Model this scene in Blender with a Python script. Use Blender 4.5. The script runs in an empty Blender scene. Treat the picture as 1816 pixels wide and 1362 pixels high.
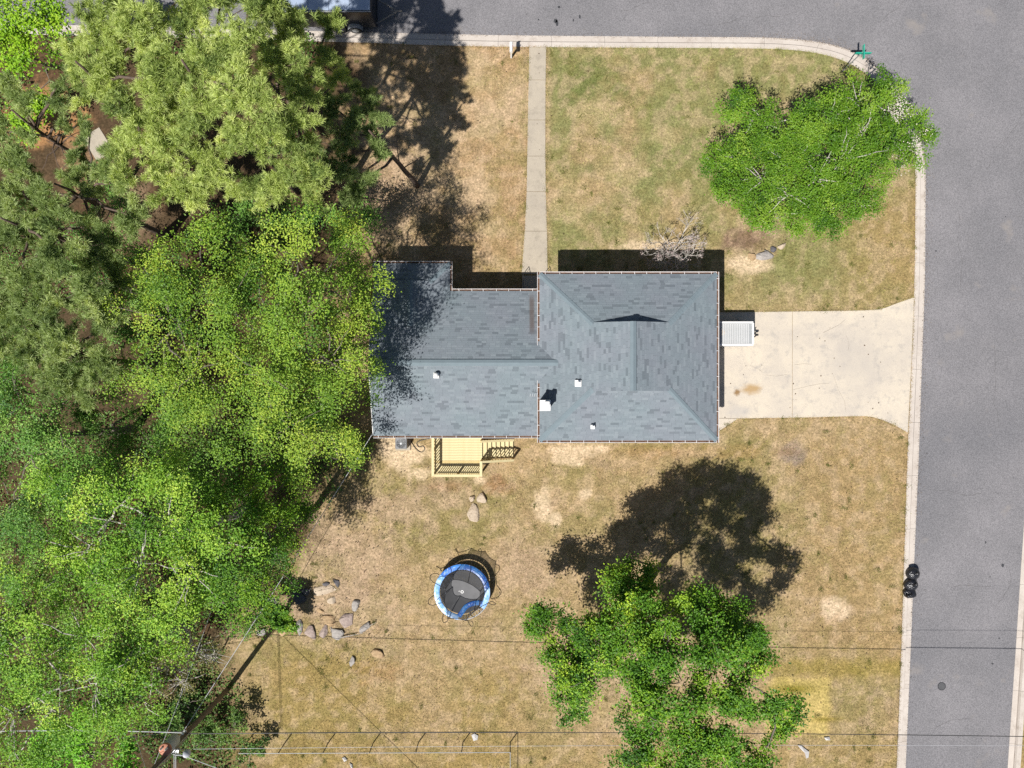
import bpy, math, random
import numpy as np
from mathutils import Vector, Matrix
# ------------------------------------------------------------------ camera, sky, sun, exposure
H, S = 40.6, 31.0                       # camera height (m), photo pixels per metre on the ground
CX, CY = 908.0, 681.0
SHX, SHY = 0.38, 0.52                   # shadow length per metre of height (east, north)
scene = bpy.context.scene
col = scene.collection
cam_d = bpy.data.cameras.new('camera'); cam = bpy.data.objects.new('camera', cam_d); col.objects.link(cam)
cam.location = (0, 0, H); cam.rotation_euler = (0, 0, 0)
cam_d.sensor_width = 36.0; cam_d.lens = 36.0 * (H * S) / 1816.0
cam_d.clip_end = 3000.0; cam_d.clip_start = 0.5
scene.camera = cam
world = bpy.data.worlds.new('World'); scene.world = world; world.use_nodes = True
wn = world.node_tree.nodes; wl = world.node_tree.links
sky = wn.new('ShaderNodeTexSky'); sky.sky_type = 'NISHITA'; sky.sun_disc = False
sun_vec = Vector((-SHX, -SHY, 1.0)).normalized()
sky.sun_elevation = math.asin(sun_vec.z); sky.sun_rotation = math.atan2(sun_vec.x, sun_vec.y)
wn['Background'].inputs['Strength'].default_value = 0.05
wl.new(sky.outputs['Color'], wn['Background'].inputs['Color'])
sun_d = bpy.data.lights.new('sun', 'SUN'); sun = bpy.data.objects.new('sun', sun_d); col.objects.link(sun)
sun_d.energy = 5.0; sun_d.angle = math.radians(0.5); sun_d.color = (1.0, 0.972, 0.93)
sun.rotation_euler = (-sun_vec).to_track_quat('-Z', 'Y').to_euler(); sun.location = (-30, -40, 80)
scene.view_settings.view_transform = 'Standard'; scene.view_settings.look = 'None'
scene.view_settings.gamma = 1.0; scene.view_settings.use_curve_mapping = False
scene.view_settings.exposure = 0.40
scene.render.engine = 'CYCLES'
scene.cycles.use_denoising = False
scene.cycles.max_bounces = 6; scene.cycles.diffuse_bounces = 3; scene.cycles.transparent_max_bounces = 8
R = random.Random(7)
RNG = np.random.default_rng(11)

# ------------------------------------------------------------------ helpers
def P(px, py, z=0.0):
    k = (H - z) / (H * S)
    return Vector(((px - CX) * k, (CY - py) * k, z))
def PM(rpx, z=0.0): return rpx * (H - z) / (H * S)
def lin(c):
    o = []
    for v in c[:3]:
        v = v / 255.0
        o.append(v / 12.92 if v <= 0.04045 else ((v + 0.055) / 1.055) ** 2.4)
    return o
def tag(o, label=None, cat=None, group=None, kind=None):
    if label: o['label'] = label
    if cat: o['category'] = cat
    if group: o['group'] = group
    if kind: o['kind'] = kind
    return o
def empty(name, loc, label=None, cat=None, group=None, rz=0.0):
    o = bpy.data.objects.new(name, None); col.objects.link(o); o.location = loc; o.rotation_euler = (0, 0, rz)
    o.empty_display_size = 0.2
    return tag(o, label, cat, group)
def link(name, me, parent=None, loc=None):
    o = bpy.data.objects.new(name, me); col.objects.link(o)
    if parent: o.parent = parent
    if loc is not None: o.location = loc
    return o
class MB:
    def __init__(s): s.v = []; s.f = []
    def add(s, vs, fs):
        b = len(s.v); s.v += [tuple(v) for v in vs]; s.f += [tuple(i + b for i in f) for f in fs]; return s
    def box(s, c, d, rz=0.0, M=None):
        x, y, z = d[0] / 2, d[1] / 2, d[2] / 2; cs, sn = math.cos(rz), math.sin(rz); vs = []
        for sx, sy, sz in ((-1,-1,-1),(1,-1,-1),(1,1,-1),(-1,1,-1),(-1,-1,1),(1,-1,1),(1,1,1),(-1,1,1)):
            p = Vector((sx*x*cs - sy*y*sn + c[0], sx*x*sn + sy*y*cs + c[1], sz*z + c[2]))
            vs.append(M @ p if M else p)
        return s.add(vs, [(0,3,2,1),(4,5,6,7),(0,1,5,4),(1,2,6,5),(2,3,7,6),(3,0,4,7)])
    def box2(s, a, b):
        return s.box([(a[i] + b[i]) / 2 for i in range(3)], [abs(b[i] - a[i]) for i in range(3)])
    def bevbox(s, c, d, r, M=None):                    # box with its vertical and top edges chamfered
        x, y, z = d[0]/2, d[1]/2, d[2]/2
        def ring(ix, iy, zz):
            X, Y = x - ix, y - iy
            return [(c[0]+a, c[1]+b, c[2]+zz) for a, b in ((-X+r,-Y),(X-r,-Y),(X,-Y+r),(X,Y-r),(X-r,Y),(-X+r,Y),(-X,Y-r),(-X,-Y+r))]
        vs = ring(0,0,-z) + ring(0,0,z-r) + ring(r*.6,r*.6,z)
        if M: vs = [M @ Vector(v) for v in vs]
        fs = [tuple(range(7,-1,-1)), tuple(range(16,24))]
        for k in (0, 8):
            for i in range(8): fs.append((k+i, k+(i+1)%8, k+8+(i+1)%8, k+8+i))
        return s.add(vs, fs)
    def tube(s, pts, rad, n=6, cap=True):
        pts = [Vector(p) for p in pts]; m = len(pts)
        if not hasattr(rad, '__len__'): rad = [rad] * m
        vs = []; ref = None
        for i, p in enumerate(pts):
            t = (pts[min(i+1, m-1)] - pts[max(i-1, 0)])
            t = t.normalized() if t.length > 1e-9 else Vector((0,0,1))
            if ref is None: ref = t.orthogonal().normalized()
            u = ref - t * ref.dot(t)
            u = u.normalized() if u.length > 1e-6 else t.orthogonal().normalized()
            ref = u; w = t.cross(u)
            for k in range(n):
                a = 2 * math.pi * k / n
                vs.append(p + (u * math.cos(a) + w * math.sin(a)) * rad[i])
        fs = [(i*n+k, i*n+(k+1)%n, (i+1)*n+(k+1)%n, (i+1)*n+k) for i in range(m-1) for k in range(n)]
        if cap: fs += [tuple(range(n-1,-1,-1)), tuple(range((m-1)*n, m*n))]
        return s.add(vs, fs)
    def lathe(s, prof, c=(0,0,0), n=20):
        vs = []
        for r, z in prof:
            for k in range(n):
                a = 2*math.pi*k/n; vs.append((c[0]+r*math.cos(a), c[1]+r*math.sin(a), c[2]+z))
        m = len(prof)
        fs = [(i*n+k, i*n+(k+1)%n, (i+1)*n+(k+1)%n, (i+1)*n+k) for i in range(m-1) for k in range(n)]
        fs += [tuple(range(n-1,-1,-1)), tuple(range((m-1)*n, m*n))]
        return s.add(vs, fs)
    def prism(s, poly, z0, z1):
        n = len(poly); vs = [(p[0],p[1],z0) for p in poly] + [(p[0],p[1],z1) for p in poly]
        fs = [tuple(range(n-1,-1,-1)), tuple(range(n,2*n))] + [(i,(i+1)%n,n+(i+1)%n,n+i) for i in range(n)]
        return s.add(vs, fs)
    def mesh(s, name, mat, smooth=False):
        me = bpy.data.meshes.new(name); me.from_pydata(s.v, [], s.f); me.update()
        if mat: me.materials.append(mat)
        if smooth: me.shade_smooth()
        return me
    def build(s, name, mat, parent=None, smooth=False, loc=None):
        return link(name, s.mesh(name, mat, smooth), parent, loc)
def np_mesh(name, verts, faces, mat, fattr=None, fcol=None, vcol=None, smooth=False):
    verts = np.ascontiguousarray(verts, dtype=np.float32); faces = np.ascontiguousarray(faces, dtype=np.int32)
    k = faces.shape[1]; me = bpy.data.meshes.new(name)
    me.vertices.add(len(verts)); me.vertices.foreach_set('co', verts.ravel())
    me.loops.add(faces.size); me.loops.foreach_set('vertex_index', faces.ravel())
    me.polygons.add(len(faces))
    me.polygons.foreach_set('loop_start', np.arange(0, faces.size, k, dtype=np.int32))
    me.polygons.foreach_set('loop_total', np.full(len(faces), k, dtype=np.int32))
    me.update(calc_edges=True)
    for nm, arr in (fattr or {}).items():
        a = me.attributes.new(nm, 'FLOAT', 'FACE'); a.data.foreach_set('value', np.ascontiguousarray(arr, dtype=np.float32))
    def colr(nm, arr, dom):
        a = me.attributes.new(nm, 'FLOAT_COLOR', dom)
        q = np.ones((len(arr), 4), dtype=np.float32); q[:, :3] = arr; a.data.foreach_set('color', q.ravel())
    if fcol is not None: colr('tone', fcol, 'FACE')
    if vcol is not None: colr('tone', vcol, 'POINT')
    if mat: me.materials.append(mat)
    if smooth: me.shade_smooth()
    else: me.shade_flat()
    return me

# ------------------------------------------------------------------ materials
def nodes(name):
    m = bpy.data.materials.new(name); m.use_nodes = True
    nt = m.node_tree; b = nt.nodes['Principled BSDF']
    return m, nt, b
def nadd(nt, t, **kw):
    n = nt.nodes.new(t)
    for k, v in kw.items(): setattr(n, k, v)
    return n
def mixc(nt, fac, a, b, mode='MIX'):
    n = nadd(nt, 'ShaderNodeMix', data_type='RGBA', blend_type=mode)
    for i, v in ((0, fac), (6, a), (7, b)):
        if hasattr(v, 'is_linked'): nt.links.new(v, n.inputs[i])
        elif i == 0: n.inputs[0].default_value = v
        else: n.inputs[i].default_value = (v[0], v[1], v[2], 1)
    return n.outputs[2]
def noise(nt, vec, scale, detail=4, rough=0.55, lo=0.35, hi=0.65):
    n = nadd(nt, 'ShaderNodeTexNoise'); n.inputs['Scale'].default_value = scale
    n.inputs['Detail'].default_value = detail; n.inputs['Roughness'].default_value = rough
    if vec is not None: nt.links.new(vec, n.inputs['Vector'])
    r = nadd(nt, 'ShaderNodeMapRange'); r.inputs[1].default_value = lo; r.inputs[2].default_value = hi
    nt.links.new(n.outputs['Fac'], r.inputs[0])
    return r.outputs[0]
def simple(name, c1, c2=None, scale=6.0, rough=0.7, metal=0.0, bump=0.0, bscale=40.0, spec=None, fine=0.0, world_co=False):
    """two tones mixed by noise, with an optional finer speckle and bump"""
    m, nt, b = nodes(name)
    tc = nadd(nt, 'ShaderNodeTexCoord'); vec = tc.outputs['Object']
    if world_co: vec = nadd(nt, 'ShaderNodeNewGeometry').outputs['Position']
    c2 = c2 or [v * 0.75 for v in c1]
    c = mixc(nt, noise(nt, vec, scale), c1, c2)
    if fine > 0:
        f = noise(nt, vec, scale * 14, 3, 0.6, 0.3, 0.7)
        c = mixc(nt, fine, c, mixc(nt, f, [v * 0.45 for v in c2], [min(1, v * 1.45) for v in c1]))
    nt.links.new(c, b.inputs['Base Color'])
    b.inputs['Roughness'].default_value = rough; b.inputs['Metallic'].default_value = metal
    if spec is not None: b.inputs['Specular IOR Level'].default_value = spec
    if bump > 0:
        n = nadd(nt, 'ShaderNodeTexNoise'); n.inputs['Scale'].default_value = bscale; n.inputs['Detail'].default_value = 4
        nt.links.new(vec, n.inputs['Vector'])
        bp = nadd(nt, 'ShaderNodeBump'); bp.inputs['Strength'].default_value = 1.0; bp.inputs['Distance'].default_value = bump
        nt.links.new(n.outputs['Fac'], bp.inputs['Height']); nt.links.new(bp.outputs['Normal'], b.inputs['Normal'])
    return m
def leaf_mat(name, dark, mid, light, trans=0.3, rough=0.5):
    """leaf colour by a random value per leaf and a tint per twig cluster"""
    m, nt, b = nodes(name)
    a = nadd(nt, 'ShaderNodeAttribute', attribute_name='rnd'); t = nadd(nt, 'ShaderNodeAttribute', attribute_name='tint')
    r = nadd(nt, 'ShaderNodeValToRGB'); e = r.color_ramp.elements
    e[0].position = 0.05; e[0].color = (*dark, 1); e[1].position = 1.0; e[1].color = (*light, 1)
    x = e.new(0.5); x.color = (*mid, 1)
    ad = nadd(nt, 'ShaderNodeMath', operation='MULTIPLY_ADD'); ad.inputs[1].default_value = 0.32
    ml = nadd(nt, 'ShaderNodeMath', operation='MULTIPLY'); ml.inputs[1].default_value = 0.68
    nt.links.new(t.outputs['Fac'], ml.inputs[0])
    nt.links.new(a.outputs['Fac'], ad.inputs[0]); nt.links.new(ml.outputs[0], ad.inputs[2])
    nt.links.new(ad.outputs[0], r.inputs[0])
    nt.links.new(r.outputs[0], b.inputs['Base Color'])
    b.inputs['Roughness'].default_value = rough; b.inputs['Specular IOR Level'].default_value = 0.35
    tr = nadd(nt, 'ShaderNodeBsdfTranslucent'); g = nadd(nt, 'ShaderNodeMix', data_type='RGBA', blend_type='MULTIPLY')
    g.inputs[0].default_value = 1.0; g.inputs[7].default_value = (1.2, 1.15, 0.5, 1)
    nt.links.new(r.outputs[0], g.inputs[6]); nt.links.new(g.outputs[2], tr.inputs['Color'])
    mx = nadd(nt, 'ShaderNodeMixShader'); mx.inputs[0].default_value = trans
    nt.links.new(b.outputs[0], mx.inputs[1]); nt.links.new(tr.outputs[0], mx.inputs[2])
    nt.links.new(mx.outputs[0], nt.nodes['Material Output'].inputs['Surface'])
    return m
def tone_mat(name, rough=0.9, nsc=8.0, famp=0.85, bump=0.02):
    """base colour from the 'tone' attribute (the soil and turf map), broken up by noise"""
    m, nt, b = nodes(name)
    a = nadd(nt, 'ShaderNodeAttribute', attribute_name='tone')
    vec = nadd(nt, 'ShaderNodeNewGeometry').outputs['Position']
    c = a.outputs['Color']
    f1 = noise(nt, vec, nsc, 5, 0.65, 0.3, 0.7)
    c = mixc(nt, famp, c, mixc(nt, f1, (0.52, 0.51, 0.47), (1.5, 1.49, 1.48)), 'MULTIPLY')
    f2 = noise(nt, vec, nsc * 2.2, 3, 0.6, 0.55, 0.75)
    c = mixc(nt, f2, c, mixc(nt, 1.0, c, (0.5, 0.5, 0.42), 'MULTIPLY'))
    f3 = noise(nt, vec, 2.3, 6, 0.72, 0.46, 0.56)
    c = mixc(nt, 1.0, c, mixc(nt, f3, (.86, .87, .84), (1.09, 1.08, 1.08)), 'MULTIPLY')
    nt.links.new(c, b.inputs['Base Color']); b.inputs['Roughness'].default_value = rough
    b.inputs['Specular IOR Level'].default_value = 0.1
    n = nadd(nt, 'ShaderNodeTexNoise'); n.inputs['Scale'].default_value = nsc * 1.5; n.inputs['Detail'].default_value = 5
    nt.links.new(vec, n.inputs['Vector'])
    bp = nadd(nt, 'ShaderNodeBump'); bp.inputs['Distance'].default_value = bump
    nt.links.new(n.outputs['Fac'], bp.inputs['Height']); nt.links.new(bp.outputs['Normal'], b.inputs['Normal'])
    return m
KA = 0.62                                # albedo = sunlit picture value * KA at this exposure
def al(*rgb, k=1.0): return [v * KA * k for v in lin(rgb)]
MT = {}
MT['ground'] = tone_mat('turf_soil')
m, nt, b = nodes('grass_blades')
a_ = nadd(nt, 'ShaderNodeAttribute', attribute_name='tone'); nt.links.new(a_.outputs['Color'], b.inputs['Base Color'])
b.inputs['Roughness'].default_value = 0.85; b.inputs['Specular IOR Level'].default_value = 0.1
MT['grass'] = m
# asphalt
m, nt, b = nodes('asphalt')
vec = nadd(nt, 'ShaderNodeNewGeometry').outputs['Position']
c = mixc(nt, noise(nt, vec, 0.35, 4, 0.6, 0.35, 0.68), al(141, 139, 141), al(154, 151, 153))
c = mixc(nt, noise(nt, vec, 0.12, 3, 0.5, 0.5, 0.72), c, al(133, 132, 135))
spk = noise(nt, vec, 22, 4, 0.75, 0.35, 0.65)
c = mixc(nt, 0.8, c, mixc(nt, spk, (0.5, 0.5, 0.51), (1.5, 1.49, 1.48)), 'MULTIPLY')
blot = noise(nt, vec, 0.5, 5, 0.6, 0.62, 0.75)
c = mixc(nt, blot, c, al(164, 157, 152))
nt.links.new(c, b.inputs['Base Color']); b.inputs['Roughness'].default_value = 0.9; b.inputs['Specular IOR Level'].default_value = 0.2
n_ = nadd(nt, 'ShaderNodeTexNoise'); n_.inputs['Scale'].default_value = 30; nt.links.new(vec, n_.inputs['Vector'])
bp_ = nadd(nt, 'ShaderNodeBump'); bp_.inputs['Distance'].default_value = 0.012
nt.links.new(n_.outputs['Fac'], bp_.inputs['Height']); nt.links.new(bp_.outputs['Normal'], b.inputs['Normal'])
MT['asphalt'] = m
def concrete(name, c1, c2, dirt, blobs=()):
    m, nt, b = nodes(name)
    vec = nadd(nt, 'ShaderNodeNewGeometry').outputs['Position']
    c = mixc(nt, noise(nt, vec, 0.55, 6, 0.62, 0.36, 0.64), c1, c2)
    c = mixc(nt, noise(nt, vec, 1.7, 7, 0.75, 0.52, 0.72), c, dirt)
    sp = noise(nt, vec, 26, 4, 0.7, 0.3, 0.7)
    c = mixc(nt, 0.35, c, mixc(nt, sp, (0.6, 0.6, 0.6), (1.3, 1.3, 1.3)), 'MULTIPLY')
    for (x, y, rx, ry, cc, st) in blobs:        # stains with a shape of their own
        mp = nadd(nt, 'ShaderNodeMapping'); mp.inputs['Location'].default_value = (-x/rx, -y/ry, 0); mp.inputs['Scale'].default_value = (1/rx, 1/ry, 0)
        nt.links.new(vec, mp.inputs['Vector'])
        nz = nadd(nt, 'ShaderNodeTexNoise'); nz.inputs['Scale'].default_value = 1.6; nz.inputs['Detail'].default_value = 5; nt.links.new(mp.outputs[0], nz.inputs['Vector'])
        vl = nadd(nt, 'ShaderNodeVectorMath', operation='LENGTH'); nt.links.new(mp.outputs[0], vl.inputs[0])
        ad = nadd(nt, 'ShaderNodeMath', operation='ADD'); nt.links.new(vl.outputs['Value'], ad.inputs[0]); nt.links.new(nz.outputs['Fac'], ad.inputs[1])
        mr = nadd(nt, 'ShaderNodeMapRange'); mr.inputs[1].default_value = 1.5; mr.inputs[2].default_value = .85; mr.inputs[3].default_value = 0; mr.inputs[4].default_value = st
        nt.links.new(ad.outputs[0], mr.inputs[0]); c = mixc(nt, mr.outputs[0], c, cc)
    nt.links.new(c, b.inputs['Base Color']); b.inputs['Roughness'].default_value = 0.88; b.inputs['Specular IOR Level'].default_value = 0.2
    n_ = nadd(nt, 'ShaderNodeTexNoise'); n_.inputs['Scale'].default_value = 40; nt.links.new(vec, n_.inputs['Vector'])
    bp_ = nadd(nt, 'ShaderNodeBump'); bp_.inputs['Distance'].default_value = 0.004
    nt.links.new(n_.outputs['Fac'], bp_.inputs['Height']); nt.links.new(bp_.outputs['Normal'], b.inputs['Normal'])
    return m
s1, s2, s3, s4 = P(1333, 690), P(1307, 696), P(1520, 640), P(1310, 730)
MT['drive'] = concrete('driveway_concrete', al(242, 228, 206), al(224, 212, 196), al(198, 190, 180),
    [(s1.x, s1.y, .75, .38, al(196, 158, 100), .8), (s2.x, s2.y, .24, .24, al(160, 122, 72), .9),
     (s3.x, s3.y, 2.6, 2.0, al(198, 190, 182), .42), (s4.x, s4.y, .9, .5, al(205, 198, 190), .6)])
MT['walk'] = concrete('walkway_concrete', al(212, 199, 178), al(198, 186, 168), al(176, 165, 148))
MT['kerb_dirt_shade'] = simple('gutter_line_dirt_shade', (.2, .165, .135), (.34, .3, .27), 2.2, .95, fine=.4, world_co=True)  # gutter dirt, and the kerb face's shade painted in as a dark line
MT['kerb'] = concrete('kerb_concrete', al(234, 223, 211), al(220, 208, 196), al(196, 182, 168))
# shingles: slate tone per tab
def shingle_mat(name, stain=None):
    m, nt, b = nodes(name)
    a = nadd(nt, 'ShaderNodeAttribute', attribute_name='rnd')
    r = nadd(nt, 'ShaderNodeValToRGB'); e = r.color_ramp.elements
    e[0].position = 0; e[0].color = (*al(120, 131, 137), 1); e[1].position = 1; e[1].color = (*al(150, 162, 167), 1)
    for p_, cc in ((.2, (127, 138, 144)), (.27, (137, 149, 155)), (.8, (143, 155, 161))):
        x = e.new(p_); x.color = (*al(*cc), 1)
    nt.links.new(a.outputs['Fac'], r.inputs[0])
    vec = nadd(nt, 'ShaderNodeNewGeometry').outputs['Position']
    c = mixc(nt, noise(nt, vec, 0.45, 3, 0.5, 0.35, 0.65), r.outputs[0], mixc(nt, 1.0, r.outputs[0], (1.05, .97, 1.0), 'MULTIPLY'))
    sp = noise(nt, vec, 34, 3, 0.7, 0.3, 0.7)
    c = mixc(nt, 0.3, c, mixc(nt, sp, (0.6, 0.6, 0.6), (1.35, 1.35, 1.35)), 'MULTIPLY')
    if stain:
        (x0, x1, y0, y1, sc) = stain
        sx = nadd(nt, 'ShaderNodeSeparateXYZ'); nt.links.new(vec, sx.inputs[0])
        def band(o, lo, hi, sm):
            p = nadd(nt, 'ShaderNodeMapRange'); p.inputs[1].default_value = lo - sm; p.inputs[2].default_value = lo + sm; nt.links.new(o, p.inputs[0])
            q = nadd(nt, 'ShaderNodeMapRange'); q.inputs[1].default_value = hi + sm; q.inputs[2].default_value = hi - sm; nt.links.new(o, q.inputs[0])
            k = nadd(nt, 'ShaderNodeMath', operation='MULTIPLY'); nt.links.new(p.outputs[0], k.inputs[0]); nt.links.new(q.outputs[0], k.inputs[1]); return k.outputs[0]
        k = nadd(nt, 'ShaderNodeMath', operation='MULTIPLY'); nt.links.new(band(sx.outputs[0], x0, x1, .05), k.inputs[0]); nt.links.new(band(sx.outputs[1], y0, y1, .25), k.inputs[1])
        k2 = nadd(nt, 'ShaderNodeMath', operation='MULTIPLY'); k2.inputs[1].default_value = .75; nt.links.new(k.outputs[0], k2.inputs[0])
        c = mixc(nt, k2.outputs[0], c, sc)
    nt.links.new(c, b.inputs['Base Color']); b.inputs['Roughness'].default_value = 0.85; b.inputs['Specular IOR Level'].default_value = 0.3
    n_ = nadd(nt, 'ShaderNodeTexNoise'); n_.inputs['Scale'].default_value = 60; nt.links.new(vec, n_.inputs['Vector'])
    bp_ = nadd(nt, 'ShaderNodeBump'); bp_.inputs['Distance'].default_value = 0.004
    nt.links.new(n_.outputs['Fac'], bp_.inputs['Height']); nt.links.new(bp_.outputs['Normal'], b.inputs['Normal'])
    return m
MT['shingle'] = shingle_mat('slate_shingles')
MT['shingle_stained'] = shingle_mat('slate_shingles_rusty_streak', (0.93, 1.18, 2.75, 4.7, al(112, 98, 92)))
MT['cap'] = simple('ridge_shingles', al(138, 153, 160), al(130, 145, 152), 3.0, 0.85, bump=.004, bscale=60, fine=.2, world_co=True)
MT['underlay'] = simple('roof_felt', al(60, 64, 70), al(48, 52, 58), 3.0, 0.9)
MT['gutter'] = simple('gutter_white', (.74, .70, .68), (.62, .57, .55), 2.5, 0.45, fine=.12, world_co=True)
MT['debris'] = simple('gutter_pine_straw', (.16, .085, .05), (.07, .045, .035), 9.0, 0.95, bump=.02, bscale=30, fine=.5, world_co=True)
MT['trim'] = simple('white_trim', (.72, .70, .67), (.62, .6, .57), 3.0, 0.5)
MT['white'] = simple('white_paint', (.8, .79, .77), (.7, .69, .67), 4.0, 0.45)
# brick walls
m, nt, b = nodes('red_brick')
tc = nadd(nt, 'ShaderNodeTexCoord'); mp = nadd(nt, 'ShaderNodeMapping'); nt.links.new(tc.outputs['Object'], mp.inputs['Vector'])
sx = nadd(nt, 'ShaderNodeSeparateXYZ'); nt.links.new(tc.outputs['Object'], sx.inputs[0])
ad = nadd(nt, 'ShaderNodeMath', operation='ADD'); nt.links.new(sx.outputs[0], ad.inputs[0]); nt.links.new(sx.outputs[1], ad.inputs[1])
cb = nadd(nt, 'ShaderNodeCombineXYZ'); nt.links.new(ad.outputs[0], cb.inputs[0]); nt.links.new(sx.outputs[2], cb.inputs[1])
br = nadd(nt, 'ShaderNodeTexBrick'); br.inputs['Scale'].default_value = 1; br.inputs['Brick Width'].default_value = .21; br.inputs['Row Height'].default_value = .075; br.inputs['Mortar Size'].default_value = .008
br.inputs['Color1'].default_value = (.28, .1, .065, 1); br.inputs['Color2'].default_value = (.2, .075, .055, 1); br.inputs['Mortar'].default_value = (.42, .39, .35, 1)
nt.links.new(cb.outputs[0], br.inputs['Vector']); nt.links.new(br.outputs['Color'], b.inputs['Base Color']); b.inputs['Roughness'].default_value = .9
MT['brick'] = m
MT['glass'] = simple('window_glass', (.03, .04, .05), (.02, .03, .04), 2, 0.08)
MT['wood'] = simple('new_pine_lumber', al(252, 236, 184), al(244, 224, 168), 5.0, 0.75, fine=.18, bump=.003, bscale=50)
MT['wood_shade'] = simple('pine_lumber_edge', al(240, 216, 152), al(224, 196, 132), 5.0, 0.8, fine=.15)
MT['black'] = simple('black_metal', (.02, .02, .022), (.03, .03, .032), 8, 0.4)
MT['steel'] = simple('galvanised_steel', (.42, .43, .44), (.32, .33, .34), 8, 0.5, metal=.35)
MT['rubber'] = simple('tyre_rubber', (.025, .025, .027), (.04, .04, .04), 9, 0.8)
MT['poly'] = simple('black_bin_bag', (.012, .012, .014), (.02, .02, .024), 5, 0.25, bump=.05, bscale=9, spec=.6)
MT['pole'] = simple('weathered_pole_wood', (.22, .17, .12), (.13, .1, .075), 4, 0.9, bump=.01, fine=.3)
MT['bark'] = simple('grey_brown_bark', (.2, .165, .13), (.11, .09, .07), 4, 0.9, bump=.02, bscale=14, fine=.35)
MT['bark_pale'] = simple('pale_bark', (.5, .46, .41), (.34, .31, .27), 5, 0.85, bump=.01, bscale=14, fine=.2)
MT['bark_pine'] = simple('pine_bark', (.14, .095, .07), (.07, .05, .04), 5, 0.95, bump=.03, bscale=10, fine=.4)
def rockm(name, a, b_): return simple(name, a, b_, 3.2, 0.85, bump=.05, bscale=7, fine=.3)
MT['rock_pale'] = rockm('pale_limestone', al(228, 208, 182), al(200, 178, 152))
MT['rock_grey'] = rockm('grey_stone', al(200, 192, 184), al(152, 145, 140))
MT['rock_pink'] = rockm('mauve_sandstone', al(200, 180, 168), al(164, 144, 136))
MT['rock_tan'] = rockm('tan_sandstone', al(216, 184, 140), al(184, 150, 112))
MT['rock_dark_or_shaded'] = rockm('dark_or_shaded_stone', al(120, 116, 118), al(80, 78, 84))  # own dark stone; on two pile rocks it is the pole's shadow painted in
# ------------------------------------------------------------------ outlines of the lot
def catmull(pts, per=8):
    p = [np.array(q, float) for q in pts]; p = [2*p[0]-p[1]] + p + [2*p[-1]-p[-2]]; out = []
    for i in range(1, len(p)-2):
        for k in range(per):
            t = k/per; a, b, c, d = p[i-1], p[i], p[i+1], p[i+2]
            out.append(.5*((2*b)+(-a+c)*t+(2*a-5*b+4*c-d)*t*t+(-a+3*b-3*c+d)*t**3))
    out.append(p[-2]); return np.array(out)
# kerb, key points (road side x,y, lawn side x,y) in photo pixels on the ground
kerb_keys = [(-900, 18, -900, 38), (0, 40, 0, 60), (300, 46.5, 300, 67), (620, 55, 620, 75), (760, 58, 760, 80), (908, 61, 908, 83), (1180, 63.5, 1180, 85),
    (1330, 64.5, 1328, 86), (1400, 67, 1394, 88), (1450, 72.5, 1441, 93), (1496, 83, 1483, 103), (1535, 101, 1520, 120), (1566, 127, 1550, 144), (1596, 162, 1578, 176),
    (1620, 203, 1601, 214), (1636, 250, 1616, 257), (1643, 300, 1623, 303), (1643, 380, 1623, 381), (1642, 500, 1621.5, 500), (1637, 640, 1617, 640), (1631, 815, 1609, 815),
    (1623, 1000, 1603, 1000), (1608, 1362, 1590, 1362), (1560, 2450, 1541, 2450)]
kk = catmull(kerb_keys, 8)
KO = np.array([[*P(a, b).xy] for a, b, _, _ in kk]); KI = np.array([[*P(c, d).xy] for _, _, c, d in kk])
KMID = KI * .45 + KO * .55
EK = np.array([[*P(x, y).xy] for x, y in ((1985, -1500), (1884, 0), (1815, 990), (1804, 1160), (1793, 1320), (1715, 2450))])
def inpoly(x, y, poly):
    x = np.asarray(x); y = np.asarray(y); ins = np.zeros(x.shape, bool); n = len(poly); j = n-1
    for i in range(n):
        xi, yi = poly[i]; xj, yj = poly[j]
        if yi != yj:
            c = ((yi > y) != (yj > y)) & (x < (xj-xi)*(y-yi)/(yj-yi)+xi); ins ^= c
        j = i
    return ins
NORTH = 30.0
east = [(35.0, NORTH)] + [tuple(p) for p in EK[1:]]
def region(off, eoff):
    c = KI*(1-off) + KO*off
    e = [(x+eoff, y) for x, y in east]
    return [tuple(p) for p in c] + e[::-1] + [(c[0][0], NORTH)]
road_ground = region(.27, .45)
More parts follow.
